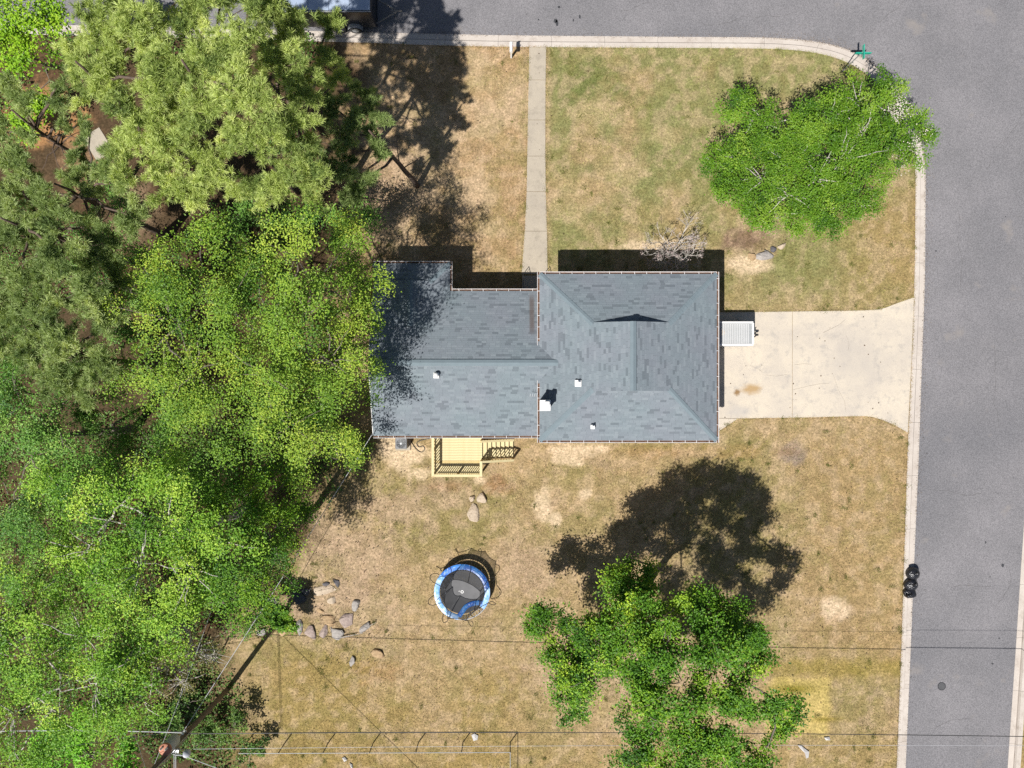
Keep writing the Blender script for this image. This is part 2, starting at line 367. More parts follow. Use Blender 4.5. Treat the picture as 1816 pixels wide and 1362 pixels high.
# ------------------------------------------------------------------ turf and soil map
def vnoise(x, y, sc, seed):
    rg = np.random.default_rng(seed); n = 256; lat = rg.random((n, n))
    u = x*sc; v = y*sc; i = np.floor(u).astype(int); j = np.floor(v).astype(int); fu = u-i; fv = v-j
    fu = fu*fu*(3-2*fu); fv = fv*fv*(3-2*fv)
    g = lambda a, b: lat[a % n, b % n]
    return (g(i, j)*(1-fu)+g(i+1, j)*fu)*(1-fv)+(g(i, j+1)*(1-fu)+g(i+1, j+1)*fu)*fv
def fbm(x, y, sc, seed, o=4):
    s = 0; a = .5; t = 0
    for k in range(o): s = s+a*vnoise(x, y, sc*2**k, seed+k); t += a; a *= .55
    return s/t
def sm(x, a, b): t = np.clip((x-a)/(b-a), 0, 1); return t*t*(3-2*t)
def turf(x, y):
    X = CX+x*S; Y = CY-y*S
    A = lambda *c: np.array(al(*c))
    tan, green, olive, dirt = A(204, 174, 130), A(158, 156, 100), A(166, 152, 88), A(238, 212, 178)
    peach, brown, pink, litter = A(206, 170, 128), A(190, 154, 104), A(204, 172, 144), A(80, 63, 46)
    n1, n2, n3, n4 = fbm(x, y, .16, 1), fbm(x, y, .45, 20), fbm(x, y, 1.3, 40), fbm(x, y, 3.2, 70, 2)
    c = np.empty(x.shape+(3,)); c[:] = tan
    def mix(w, col_): nonlocal c; w = np.clip(w, 0, 1)[..., None]; c = c*(1-w)+col_*w
    front = sm(Y, 600, 470); right = sm(X, 950, 985)
    jn = n1*.5+n2*.35+n3*.15
    mix(front*right*sm(jn, .3, .54)*.9, green)
    dx = np.exp(-(((X-1120)/170)**2+((Y-250)/150)**2)); mix(front*right*dx*sm(n2, .3, .6)*.75, green)
    mix(front*right*np.exp(-(((X-1060)/95)**2+((Y-150)/40)**2))*sm(n3, .42, .6)*.8, A(124, 134, 72))
    mix(front*right*sm(X, 1440, 1560)*sm(Y, 280, 420)*.7, A(198, 164, 114))
    mix(front*(1-right)*.85, peach)
    mix(front*(1-right)*sm(n2, .5, .66)*.6, A(234, 202, 164))
    mix(front*(1-right)*sm(X, 850, 930)*sm(n3, .45, .6)*.5, A(172, 156, 98))
    back = sm(Y, 740, 800)
    mix(back*sm(jn, .44, .62)*.75, A(172, 156, 100))
    mix(back*sm(n3*.6+n2*.4, .55, .7)*.5, pink)
    mix(back*sm(X, 1380, 1480)*sm(Y, 740, 800)*sm(1230-Y, 0, 80)*.55, A(194, 162, 112))
    mix(sm(Y, 1120, 1180)*sm(X, 420, 520)*sm(1000-X, 0, 150)*.7*sm(n1, .3, .55), A(186, 158, 96))
    mix(sm(Y, 1290, 1340)*.5, A(186, 158, 100))
    def blob(px, py, rx, ry, col_, st=1.0, ed=.55):
        d = np.sqrt(((X-px)/rx)**2+((Y-py)/ry)**2)+(n3-.5)*1.1+(n4-.5)*.7; mix(sm(d, 1.25, ed)*st, col_)
    for q in ((1110, 300, 40, 30), (1060, 200, 60, 20), (1180, 240, 40, 20), (1010, 360, 30, 40), (780, 240, 30, 20), (750, 300, 40, 50), (860, 150, 40, 20)): blob(*q, A(222, 194, 148), .5)
    for q in ((1475, 1085, 36, 28), (1330, 425, 52, 30), (790, 870, 60, 30), (640, 980, 70, 60), (560, 960, 50, 70), (700, 900, 70, 30), (930, 1010, 60, 50), (620, 1075, 90, 60), (1120, 1180, 200, 60), (700, 330, 60, 80), (560, 1060, 70, 40)):
        blob(*q, A(212, 180, 150), .65)
    blob(1320, 424, 40, 22, A(150, 120, 100), .8); blob(1405, 805, 26, 20, A(166, 146, 138), .7)
    for q in ((1000, 840, 45, 40), (1090, 790, 60, 14), (870, 905, 50, 35), (1060, 900, 40, 20), (1020, 930, 60, 20), (830, 950, 50, 30)):
        blob(*q, A(160, 150, 90), .4)
    blob(662, 1192, 44, 24, A(200, 146, 96), .35); blob(880, 860, 30, 20, A(176, 128, 92), .6); blob(800, 862, 40, 12, A(176, 132, 100), .7)
    blob(1245, 800, 160, 14, A(190, 148, 96), .4); blob(1200, 790, 60, 10, A(150, 142, 76), .4)
    # the strip cut for seed by the back boundary: straw yellow with a darker band
    ex = (n3-.5)*14
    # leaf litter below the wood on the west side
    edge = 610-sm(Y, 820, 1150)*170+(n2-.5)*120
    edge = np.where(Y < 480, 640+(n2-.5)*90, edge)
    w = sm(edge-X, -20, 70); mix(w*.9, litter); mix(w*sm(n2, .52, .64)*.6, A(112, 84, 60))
    blob(75, 205, 75, 55, A(214, 158, 108), .9); blob(150, 300, 50, 50, A(180, 142, 108), .7); blob(240, 380, 40, 60, A(176, 146, 116), .6)
    n5, n6 = fbm(x, y, .9, 120, 3), fbm(x, y, 2.0, 140, 3)
    lawn = 1-w
    mix(lawn*sm(n5, .5, .68)*.28, A(150, 142, 84)); mix(lawn*sm(n6, .52, .66)*.42, A(222, 190, 154)); mix(lawn*sm(1-n6, .56, .72)*.22, A(146, 118, 74))
    c *= (.80+.14*n4+.10*n5)[..., None]*np.array([.965, 1.0, 1.03])
    for q in ((1018, 800, 46, 17), (965, 893, 17, 30), (1035, 876, 14, 10), (722, 812, 38, 26), (850, 851, 14, 10), (690, 790, 22, 22), (1165, 436, 70, 12), (1330, 470, 40, 18), (1010, 815, 30, 12), (985, 920, 10, 14), (745, 840, 20, 14), (1475, 1080, 26, 22), (1060, 795, 18, 8), (845, 690, 8, 6)):
        blob(*q, dirt, .85)
    mix(sm(X+ex, 1352, 1375)*sm(1478-X+ex, 0, 14)*sm(Y+ex, 1196, 1206)*sm(1312-Y+ex, 0, 16)*.8, A(220, 196, 122))
    mix(sm(X+ex, 1330, 1370)*sm(1602-X, 0, 10)*sm(Y+ex, 1160, 1180)*sm(1212-Y+ex, 0, 22)*.6, A(164, 146, 66))
    mix(np.exp(-(((X-1405)/45)**2+((Y-1222)/9)**2))*.9, A(142, 132, 44)); mix(np.exp(-(((X-1465)/30)**2+((Y-1276)/5)**2))*.8, A(156, 138, 50))
    mix(sm(np.maximum(np.abs(x)-33.9, np.abs(y)-26.9), 0, 3), A(146, 140, 88))
    return c
xs = np.concatenate([[-420, -300, -180, -110, -70, -50, -40], np.arange(-34, 34.01, .14), [40, 50, 70, 110, 180, 300, 420]])
ys = np.concatenate([[-420, -300, -180, -110, -70, -45, -32], np.arange(-27, 27.01, .14), [32, 45, 70, 110, 180, 300, 420]])
GX, GY = np.meshgrid(xs, ys); inroad = inpoly(GX, GY, road_ground)
GZ = np.where(inroad, -.30, 0.0) + np.where(inroad, 0, (fbm(GX, GY, .5, 90, 2)-.5)*.02-.008)
nx, ny = len(xs), len(ys)
ii = np.arange(nx*ny).reshape(ny, nx)
F = np.stack([ii[:-1, :-1], ii[:-1, 1:], ii[1:, 1:], ii[1:, :-1]], -1).reshape(-1, 4)
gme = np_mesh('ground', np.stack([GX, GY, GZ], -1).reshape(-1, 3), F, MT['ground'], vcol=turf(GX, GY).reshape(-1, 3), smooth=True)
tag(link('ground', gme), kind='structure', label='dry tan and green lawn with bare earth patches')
# road
mb = MB(); rp = region(.97, .02)
mb.add([(x, y, -.12) for x, y in rp], [tuple(range(len(rp)))][::1])
road = mb.build('road', MT['asphalt']); tag(road, 'weathered grey asphalt street turning the corner', kind='structure')
# kerb sections
def kerb(name, outer, inner, label, seclen=3.05, drops=()):
    root = empty(name, (0, 0, 0)); tag(root, label, kind='structure')
    mid = (outer+inner)/2; L = np.concatenate([[0], np.cumsum(np.hypot(*np.diff(mid, axis=0).T))])
    def at(s): return np.array([np.interp(s, L, outer[:, k]) for k in (0, 1)]), np.array([np.interp(s, L, inner[:, k]) for k in (0, 1)])
    s = 0.0
    while s < L[-1]-.5:
        e = min(s+seclen, L[-1]); o_, i_ = at((s+e)/2)
        if max(abs(o_[0])-36, abs(o_[1])-30) > 0: e = min(s+12, L[-1])
        n = max(2, int((e-s)/.4)+1); mb = MB(); prof = None; rows = []
        for q in np.linspace(s+.006, e-.006, n):
            o_, i_ = at(q); d = 0.0
            for (y0, y1) in drops:
                d = max(d, float(sm(np.array(y1+.5-i_[1]), 0, .6)*sm(np.array(i_[1]-y0+.5), 0, .6)))
            top = .022*(1-d)+.012*d
            row = [(0, -.2), (0, top), (.40, top+.004), (.455, -.075+.02*d), (.53, -.1), (1.0, -.106), (1.0, -.2)]
            rows.append([(i_[0]*(1-t)+o_[0]*t, i_[1]*(1-t)+o_[1]*t, z) for t, z in row])
        m_ = len(rows[0]); vs = [p for r_ in rows for p in r_]
        fs = [(a*m_+k, a*m_+k+1, (a+1)*m_+k+1, (a+1)*m_+k) for a in range(n-1) for k in range(m_-1)]
        fs += [tuple(range(m_)), tuple(range((n-1)*m_, n*m_))[::-1]]
        ko = mb.add(vs, fs).build('kerb_section', MT['kerb'], root); ko.data.materials.append(MT['kerb_dirt_shade'])
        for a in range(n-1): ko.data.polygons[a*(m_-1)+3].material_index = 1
        s = e
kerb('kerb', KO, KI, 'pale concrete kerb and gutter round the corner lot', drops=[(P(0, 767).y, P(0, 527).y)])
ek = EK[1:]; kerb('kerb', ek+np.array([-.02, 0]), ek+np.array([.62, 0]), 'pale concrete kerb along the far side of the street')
# driveway slabs
root = empty('driveway', (0, 0, 0)); tag(root, 'stained cream concrete driveway flaring to the street', kind='structure')
def slab(name, pts, parent, mat, z=.03, zs=None):
    q = [P(x, y).xy for x, y in pts]; mb = MB(); mb.prism([tuple(v) for v in q], -.12, z); return mb.build(name, mat, parent)
top1 = [(1404.6, 552.6), (1342, 553.5), (1262, 554.5)]
slab('slab', [(1262, 554.5), (1262, 700), (1404.6, 700), (1404.6, 552.6)][::-1] and [(1252, 554.5), (1252, 741), (1309, 742), (1404.5, 740.5), (1404.5, 552.6)], root, MT['drive'])
slab('slab', [(1405.3, 552.6), (1405.3, 740.5), (1440, 740), (1500, 738.3), (1532, 737.8), (1548, 739.5), (1566, 745), (1585, 753), (1609.5, 767), (1613, 700), (1616, 640), (1620.5, 527.5), (1590, 538), (1570, 546), (1556, 549.2), (1530, 550.6), (1500, 551.2)], root, MT['drive'], .027)
slab('slab', [(1252, 741.6), (1252, 776), (1272, 766), (1308.5, 742.6)], root, MT['drive'], .026)
# hairline cracks
for pts in (([(1407, 691), (1420, 688), (1436, 684), (1452, 681), (1470, 680)]), ([(1409, 647), (1424, 645), (1440, 646)]), ([(1330, 648), (1346, 655), (1352, 660)]), ([(1358, 665), (1378, 667), (1396, 664)]),
            ([(1478, 665), (1486, 690), (1498, 712), (1500, 730)]), ([(1460, 590), (1488, 576), (1500, 566)]), ([(1500, 594), (1506, 610), (1504, 622)])):
    mb = MB(); w = .006
    for a, b2 in zip(pts, pts[1:]):
        A_, B_ = P(*a, .033), P(*b2, .033); d = (B_-A_).normalized(); n_ = Vector((-d.y, d.x, 0))*w*R.uniform(.5, 1)
        mb.add([A_-n_, B_-n_*.7, B_+n_*.7, A_+n_], [(0, 1, 2, 3)])
    mb.build('crack', simple('crack_dirt', (.14, .11, .085), (.09, .075, .06), 20, .95) if 'crack' not in MT else MT['crack'], root)
# walkway slabs
root = empty('walkway', (0, 0, 0)); tag(root, 'narrow concrete front walk from kerb to steps', kind='structure')
wk = [(83.5, 938.5, 968.5), (142, 937.5, 967.5), (213, 936, 967), (277, 935, 967), (340, 934, 968), (410, 930.5, 970), (486, 925, 971)]
for (y0, a0, b0), (y1, a1, b1) in zip(wk, wk[1:]):
    slab('slab', [(a0, y0+.35), (a1, y1-.35), (b1, y1-.35), (b0, y0+.35)], root, MT['walk'], .026+R.uniform(-.003, .003))
root = empty('neighbour_driveway', (0, 0, 0)); tag(root, 'pale concrete strip glimpsed between the pines', kind='structure')
slab('slab', [(176, 226), (146, 244), (172, 286), (202, 268)], root, MT['walk'], .02)
# hairline cracks in the asphalt
root = empty('asphalt_cracks', (0, 0, 0)); tag(root, 'fine dark cracks in the street surface', kind='stuff')
ck = simple('asphalt_crack', (.06, .055, .055), (.09, .085, .08), 9, .95)
for (x0, y0, ang, L_) in ((1646, 868, .05, 3.2), (1700, 520, 1.45, 5), (1690, 1040, .1, 2.2), (1750, 300, 1.2, 4.5), (1240, 40, .02, 6), (1560, 40, .6, 3.5), (1770, 760, 1.5, 5), (1660, 1290, .15, 2), (1100, 20, .1, 4), (1730, 150, .3, 4), (1765, 1080, 1.4, 3)):
    p_ = P(x0, y0, -.116); mb = MB(); n = int(L_/.22); aa = ang; q0 = Vector((p_.x, p_.y, -.1165))
    for k in range(n):
        aa += R.uniform(-.45, .45); aa += (ang-aa)*.3; q1 = q0+Vector((math.cos(aa), math.sin(aa), 0))*.22; nn = Vector((-math.sin(aa), math.cos(aa), 0))*R.uniform(.003, .009)
        mb.add([q0-nn, q1-nn*.8, q1+nn*.8, q0+nn], [(0, 1, 2, 3)]); q0 = q1
    mb.build('crack', ck, root)
# manhole and tar spots on the street
p = P(1670, 1217, -.12); o = empty('manhole_cover', p, 'round dark iron manhole cover in the street', 'manhole')
mb = MB(); mb.lathe([(.0, -.02), (.2, -.02), (.2, .006), (.0, .007)], n=28); mb.build('lid', simple('cast_iron', (.055, .055, .06), (.1, .1, .1), 16, .7, fine=.4), o)
mb = MB(); mb.lathe([(.203, -.02), (.235, -.02), (.235, .004), (.203, .004)], n=28); mb.build('rim', MT['black'], o)
root = empty('tar_spots', (0, 0, 0)); tag(root, 'dark tar and oil spots on the asphalt', kind='stuff')
spots = [(985, 37, 7, 7), (991, 12, 6, 5), (988, 40, 5, 12), (1017, 36, 3, 5), (1028, 30, 4, 7), (955, 35, 3, 3), (934, 25, 3, 2), (1052, 59, 2, 2), (1778, 1003, 5, 6), (1756, 1023, 2, 2), (1660, 445, 3, 3), (1748, 962, 3, 4), (1760, 1177, 4, 3), (1772, 1132, 3, 3), (1783, 384, 2, 3), (1740, 1310, 2, 2), (700, 30, 3, 2)]
mt_ = simple('tar', (.03, .03, .034), (.05, .05, .055), 9, .7)
for x, y, rx, ry in spots:
    mb = MB(); c0 = P(x, y, -.116); n = 11
    mb.add([(c0.x+PM(rx)*.62*math.cos(k*6.283/n)*R.uniform(.5, 1.1), c0.y+PM(ry)*.62*math.sin(k*6.283/n)*R.uniform(.5, 1.1), -.116) for k in range(n)], [tuple(range(n))])
    mb.build('spot', mt_, root)
# ------------------------------------------------------------------ house
X0, X1, Y0, Y1, ZE = 1.445, 10.70, -2.95, 5.75, 3.5        # main roof eaves
WX0, WY0, WY1, WZ = -7.45, -2.78, 4.99, 2.5                 # west wing eaves
PX0, PX1, PY1 = -7.43, -3.33, 6.475                         # front projection of the wing
PT = 1/3.0
house = empty('house', ((X0+X1)/2, Y0+4, 0), 'single storey brick house under blue grey shingle roofs', 'house')
hp = Vector(house.location)
def hpart(mb, name, mat, parent=None, smooth=False):
    """parts are modelled in world coordinates and hung under the house"""
    o = mb.build(name, mat, parent or house, smooth)
    o.matrix_parent_inverse = Matrix.Translation(-hp) if parent is None else Matrix.Identity(4)
    return o
def wallbox(x0, x1, y0, y1, z1):
    mb = MB(); mb.box2((x0, y0, -.1), (x1, y1, z1)); return mb
w1 = hpart(wallbox(X0+.45, X1-.45, Y0+.45, Y1-.45, ZE+.02), 'brick_wall', MT['brick'])
w2 = hpart(wallbox(WX0+.3, X0+.44, WY0+.45, WY1-.45, WZ+.02), 'brick_wall', MT['brick'])
w3 = hpart(wallbox(PX0+.32, PX1-.4, WY1-.44, PY1-.45, WZ+.02), 'brick_wall', MT['brick'])
mb = MB(); xg = WX0+.31; ym = (WY0+WY1)/2
mb.add([(xg, WY0+.5, WZ), (xg, WY1-.5, WZ), (xg, ym, WZ+(ym-WY0-.1)*PT), (xg+.12, WY0+.5, WZ), (xg+.12, WY1-.5, WZ), (xg+.12, ym, WZ+(ym-WY0-.1)*PT)], [(0, 2, 1), (3, 4, 5), (0, 1, 4, 3), (1, 2, 5, 4), (2, 0, 3, 5)])
hpart(mb, 'gable_wall', MT['trim'])
def window(par, c, w, h, axis):
    t = .05; mb = MB(); d = (w, t, h) if axis == 'y' else (t, w, h)
    f = MB(); q = .06
    for s in (-1, 1):
        f.box((c[0]+(s*(w/2) if axis == 'y' else 0), c[1]+(s*(w/2) if axis != 'y' else 0), c[2]), (q, .09, h+q) if axis == 'y' else (.09, q, h+q))
        f.box((c[0], c[1], c[2]+s*h/2), (w-q, .085, q) if axis == 'y' else (.085, w-q, q))
    fo = f.build('window', MT['white'], par)
    mb.box(c, d).build('pane', MT['glass'], fo)
for x in (3.6, 6.2, 8.6): window(w1, (x, Y1-.45, 2.2), 1.3, 1.2, 'y'); window(w1, (x, Y0+.45, 2.2), 1.1, 1.1, 'y')
for x in (-2.2, -.4): window(w2, (x, WY1-.45, 1.6), 1.2, 1.2, 'y')
window(w3, (-5.4, PY1-.45, 1.5), 1.6, 1.2, 'y'); window(w2, (-6, WY0+.45, 1.7), 1, .9, 'y')
mb = MB(); mb.box((X1-.43, 1.2, 1.1), (.08, 4.9, 2.2)); gd = mb.build('garage_door', MT['white'], w1)
mb = MB(); mb.box((-2.9, WY0+.43, 1.85), (.9, .08, 1.5)); mb.build('back_door', MT['white'], w2)

# --- shingled slopes
SH_E = .125
def slope(name, o, u, v, vmax, rng_u, mat, seed, parent):
    """tabs laid course by course; o eave origin, u along the eave, v up the slope (unit, 3d), rng_u(d)->(a,b) with d = horizontal run"""
    rg = random.Random(seed); o, u, v = Vector(o), Vector(u), Vector(v); nrm = u.cross(v).normalized()
    if nrm.z < 0: nrm = -nrm
    ch = Vector((v.x, v.y, 0)).length
    V = []; Fq = []; at = []; nC = int(math.ceil(vmax/SH_E))
    for c in range(nC):
        v0 = c*SH_E; v1 = min(vmax, v0+SH_E)
        a0, b0 = rng_u(v0*ch); a1, b1 = rng_u(v1*ch)
        lo, hi = min(a0, a1), max(b0, b1); x = lo-rg.random()*.25
        while x < hi:
            w = rg.choice((.2, .26, .3, .33, .4, .5)); y = x+w
            p0, p1 = min(max(x, a0), b0), min(max(y, a0), b0); q0, q1 = min(max(x, a1), b1), min(max(y, a1), b1)
            x = y
            if p1-p0 < .004 and q1-q0 < .004: continue
            g = .002; hb = rg.uniform(.007, .011); ht = .004
            p0 += g; p1 -= g; q0 += g; q1 -= g
            B = len(V)
            V.extend([o+u*p0+v*v0+nrm*.0, o+u*p1+v*v0+nrm*.0, o+u*p0+v*v0+nrm*hb, o+u*p1+v*v0+nrm*hb, o+u*q1+v*v1+nrm*ht, o+u*q0+v*v1+nrm*ht])
            t = rg.random(); t = rg.uniform(0, .2) if rg.random() < .13 else rg.uniform(.27, 1)
            Fq += [(B, B+1, B+3, B+2), (B+2, B+3, B+4, B+5)]; at += [t*.7, t]
    me = np_mesh(name, np.array([tuple(p) for p in V]), np.array(Fq), mat, fattr={'rnd': np.array(at)})
    ob = link(name, me, parent); ob['kind'] = 'stuff'
    return ob
cs = math.cos(math.atan(PT)); sn = math.sin(math.atan(PT))
def vdir(dx, dy): return (dx*cs, dy*cs, sn)
W2 = (X1-X0)/2; XM = (X0+X1)/2; GW = 1.95; RUN = W2-GW
# roof decks (felt under the shingles) with soffit boards
def deck_mesh(polys, th=.05):
    mb = MB()
    for q in polys:
        n = len(q); mb.add([(x, y, z-.012) for x, y, z in q]+[(x, y, z-.012-th) for x, y, z in q],
                           [tuple(range(n)), tuple(range(2*n-1, n-1, -1))]+[(i, n+i, n+(i+1) % n, (i+1) % n) for i in range(n)])
    return mb
zr = ZE+W2*PT; zh = ZE+RUN*PT; ya, yb = Y0+RUN, Y1-RUN
polys = [[(X0, Y0, ZE), (X0, Y1, ZE), (X0+RUN, yb, zh), (XM, yb+.06, zr), (XM, ya-.06, zr), (X0+RUN, ya, zh)],
         [(X1, Y1, ZE), (X1, Y0, ZE), (X1-RUN, ya, zh), (XM, ya-.06, zr), (XM, yb+.06, zr), (X1-RUN, yb, zh)],
         [(X0, Y0, ZE), (X0+RUN, ya, zh), (X1-RUN, ya, zh), (X1, Y0, ZE)], [(X1, Y1, ZE), (X1-RUN, yb, zh), (X0+RUN, yb, zh), (X0, Y1, ZE)]]
roof1 = hpart(deck_mesh(polys), 'roof', MT['underlay']); roof1['label'] = 'taller hipped roof with small gables at both ridge ends'
def rng_side(d): return (d, Y1-Y0-d) if d <= RUN else (RUN-.08, Y1-Y0-RUN+.08)
slope('shingles', (X0, Y0, ZE), (0, 1, 0), vdir(1, 0), W2/cs, rng_side, MT['shingle'], 1, roof1)
slope('shingles', (X1, Y0, ZE), (0, 1, 0), vdir(-1, 0), W2/cs, rng_side, MT['shingle'], 2, roof1)
slope('shingles', (X0, Y1, ZE), (1, 0, 0), vdir(0, -1), RUN/cs, lambda d: (d, X1-X0-d), MT['shingle'], 3, roof1)
slope('shingles', (X0, Y0, ZE), (1, 0, 0), vdir(0, 1), RUN/cs, lambda d: (d, X1-X0-d), MT['shingle'], 4, roof1)
for yy in (ya, yb):
    mb = MB(); s = 1 if yy == yb else -1
    mb.add([(X0+RUN, yy, zh-.02), (X1-RUN, yy, zh-.02), (XM, yy, zr-.02), (X0+RUN, yy-.05*s, zh-.02), (X1-RUN, yy-.05*s, zh-.02), (XM, yy-.05*s, zr-.02)], [(0, 1, 2), (5, 4, 3), (0, 3, 4, 1), (1, 4, 5, 2), (2, 5, 3, 0)])
    mb.build('gable_panel', MT['trim'], roof1)
# west wing and its front projection
wm = (WY0+WY1)/2; wr = WZ+(WY1-wm)*PT
def wing_end(d):
    z = WZ+d*PT; return max(X0+.40, X0+3*(z-ZE)+.03)
pm = (PX0+PX1)/2; pr = WZ+(PX1-pm)*PT; PG = 1.0; PRUN = (PX1-PX0)/2-PG; pya = PY1-PRUN; pz = WZ+PRUN*PT
pyj = WY1-(PX1-pm)                                  # where the projection ridge dies into the wing slope
polys = [[(WX0, WY0, WZ), (WX0, wm, wr), (X0+.4, wm, wr), (X0+.4, WY0, WZ)][::-1], [(WX0, WY1, WZ), (X0+.4, WY1, WZ), (X0+.4, wm, wr), (WX0, wm, wr)][::-1]]
roof2 = hpart(deck_mesh(polys), 'roof', MT['underlay']); roof2['label'] = 'lower gabled wing roof with a raised ridge strip'
WL = X0+1.2-WX0
slope('shingles', (WX0, WY0, WZ), (1, 0, 0), vdir(0, 1), (wm-WY0)/cs, lambda d: (0, wing_end(d)-WX0), MT['shingle'], 5, roof2)
slope('shingles', (WX0, WY1, WZ), (1, 0, 0), vdir(0, -1), (WY1-wm)/cs, lambda d: (0, wing_end(d)-WX0), MT['shingle_stained'], 6, roof2)
polys = [[(PX0, PY1, WZ), (PX0, WY1, WZ), (pm, pyj, pr), (pm, pya+.05, pr), (PX0+PRUN, pya, pz)], [(PX1, WY1, WZ), (PX1, PY1, WZ), (PX1-PRUN, pya, pz), (pm, pya+.05, pr), (pm, pyj, pr)], [(PX1, PY1, WZ), (PX0, PY1, WZ), (PX0+PRUN, pya, pz), (PX1-PRUN, pya, pz)]]
roof3 = hpart(deck_mesh(polys), 'roof', MT['underlay']); roof3['label'] = 'small hipped front projection of the wing roof, tree shaded'
def rng_p(d): return (-d, (PY1-WY1)-d if d <= PRUN else PY1-WY1-PRUN+.06)
slope('shingles', (PX1, WY1, WZ+.004), (0, 1, 0), vdir(-1, 0), (PX1-pm)/cs, rng_p, MT['shingle'], 7, roof3)
slope('shingles', (PX0, WY1, WZ+.004), (0, 1, 0), vdir(1, 0), (PX1-pm)/cs, rng_p, MT['shingle'], 8, roof3)
slope('shingles', (PX0, PY1, WZ+.004), (1, 0, 0), vdir(0, -1), PRUN/cs, lambda d: (d, PX1-PX0-d), MT['shingle'], 9, roof3)
mb = MB(); mb.add([(PX0+PRUN, pya, pz), (PX1-PRUN, pya, pz), (pm, pya, pr), (PX0+PRUN, pya-.05, pz), (PX1-PRUN, pya-.05, pz), (pm, pya-.05, pr)], [(0, 1, 2), (5, 4, 3), (0, 3, 4, 1), (1, 4, 5, 2), (2, 5, 3, 0)]); mb.build('gable_panel', MT['trim'], roof3)
# ridge and hip caps, one folded shingle each
def cap_mesh(name, half, drop, ln, th):
    mb = MB(); a = ln*1.06
    prof = [(-half, -drop), (0, 0), (half, -drop)]
    vs = [(0, y, z+th) for y, z in prof]+[(a, y, z+th*.35) for y, z in prof]+[(0, y, z-.012) for y, z in prof]+[(a, y, z-.012) for y, z in prof]
    mb.add(vs, [(0, 3, 4, 1), (1, 4, 5, 2), (6, 0, 1, 7), (7, 1, 2, 8), (6, 9, 3, 0), (2, 5, 11, 8), (3, 9, 10, 4), (4, 10, 11, 5)])
    return mb.mesh(name, MT['cap'])
def caps(a, b, half, drop, ln, th, parent, lift=.02):
    a, b = Vector(a), Vector(b); d = b-a; n = max(1, round(d.length/ln)); me = cap_mesh('ridge_cap', half, drop, d.length/n, th)
    x = d.normalized(); y = Vector((0, 0, 1)).cross(x).normalized(); z = x.cross(y)
    M = Matrix((x, y, z)).transposed().to_4x4()
    for k in range(n):
        o = link('ridge_cap', me, parent); o.matrix_local = Matrix.Translation(a+d*(k/n)+Vector((0, 0, lift+R.uniform(-.002, .002)))) @ M
caps((XM, ya-.06, zr), (XM, yb+.06, zr), .155, .05, .29, .022, roof1, .05)
caps((WX0, wm, wr), (X0+.93, wm, wr), .165, .053, .29, .022, roof2, .05)
caps((pm, pyj+.1, pr), (pm, pya+.04, pr), .15, .05, .29, .02, roof3, .045)
for (x, y, gx, gy) in ((X0, Y0, X0+RUN, ya), (X1, Y0, X1-RUN, ya), (X0, Y1, X0+RUN, yb), (X1, Y1, X1-RUN, yb)):
    caps((x, y, ZE), (gx, gy, zh), .14, .032, .17, .012, roof1, .017)
for (x, gx) in ((PX0, PX0+PRUN), (PX1, PX1-PRUN)): caps((x, PY1, WZ), (gx, pya, pz), .13, .03, .17, .012, roof3, .02)
# fascia and gutters with hangers and pine straw
def gutter(a, b, out, debris=1.0, seed=0):
    """a,b on the eave line at eave height; out = unit vector pointing off the roof"""
    rg = random.Random(seed); a, b, out = Vector(a), Vector(b), Vector(out); d = (b-a); L = d.length; d.normalize()
    mb = MB(); pr_ = [(-.012, 0.0), (-.012, -.12), (.012, -.13), (.10, -.13), (.125, -.02), (.125, .004), (.105, .004), (.105, -.02), (.09, -.118), (.004, -.118), (.004, 0.0)]
    vs = []
    for e in (a, b):
        for s, z in pr_: vs.append(e+out*s+Vector((0, 0, z-.005)))
    n = len(pr_); fs = [(k, (k+1) % n, n+(k+1) % n, n+k) for k in range(n)]+[tuple(range(n)), tuple(range(2*n-1, n-1, -1))]
    mb.add(vs, fs); g = hpart(mb, 'gutter', MT['gutter'])
    mb = MB(); m = int(L/.12)+2; v1 = []; v2 = []
    for k in range(m):
        t = k/(m-1)*L; hgt = -.075+.05*debris*rg.random()
        v1.append(a+d*t+out*.006+Vector((0, 0, hgt+rg.uniform(-.01, .02)))); v2.append(a+d*t+out*.096+Vector((0, 0, hgt-.01)))
    mb.add(v1+v2, [(k, k+1, m+k+1, m+k) for k in range(m-1)]); mb.build('pine_straw', MT['debris'], g)
    st = MB(); st.box((0, .055, 0), (.022, .15, .012)); sme = st.mesh('hanger', MT['gutter'])
    nst = max(2, round(L/.66)); ang = math.atan2(-out.x, out.y)
    for k in range(nst):
        o = link('hanger', sme, g); q = a+d*(L*(k+.5+rg.uniform(-.1, .1))/nst)
        o.matrix_local = Matrix.Translation(q+Vector((0, 0, .006))) @ Matrix.Rotation(ang, 4, 'Z')
e = .0
gutter((X0, Y1, ZE), (X1, Y1, ZE), (0, 1, 0), .6, 1); gutter((X0, Y0, ZE), (X1, Y0, ZE), (0, -1, 0), 1, 2)
gutter((X1, Y0-.12, ZE), (X1, Y1+.12, ZE), (1, 0, 0), .8, 3)
yv = .9; gutter((X0, wm+yv, ZE), (X0, Y1+.12, ZE), (-1, 0, 0), 1, 4); gutter((X0, Y0-.12, ZE), (X0, wm-yv, ZE), (-1, 0, 0), .7, 5)
gutter((PX1+.13, WY1, WZ), (X0, WY1, WZ), (0, 1, 0), 1.3, 6); gutter((WX0, WY0, WZ), (X0, WY0, WZ), (0, -1, 0), 1.1, 7)
gutter((PX0, PY1, WZ), (PX1, PY1, WZ), (0, 1, 0), .5, 8); gutter((PX1, WY1+.0, WZ), (PX1, PY1+.12, WZ), (1, 0, 0), .5, 9)
mb = MB()
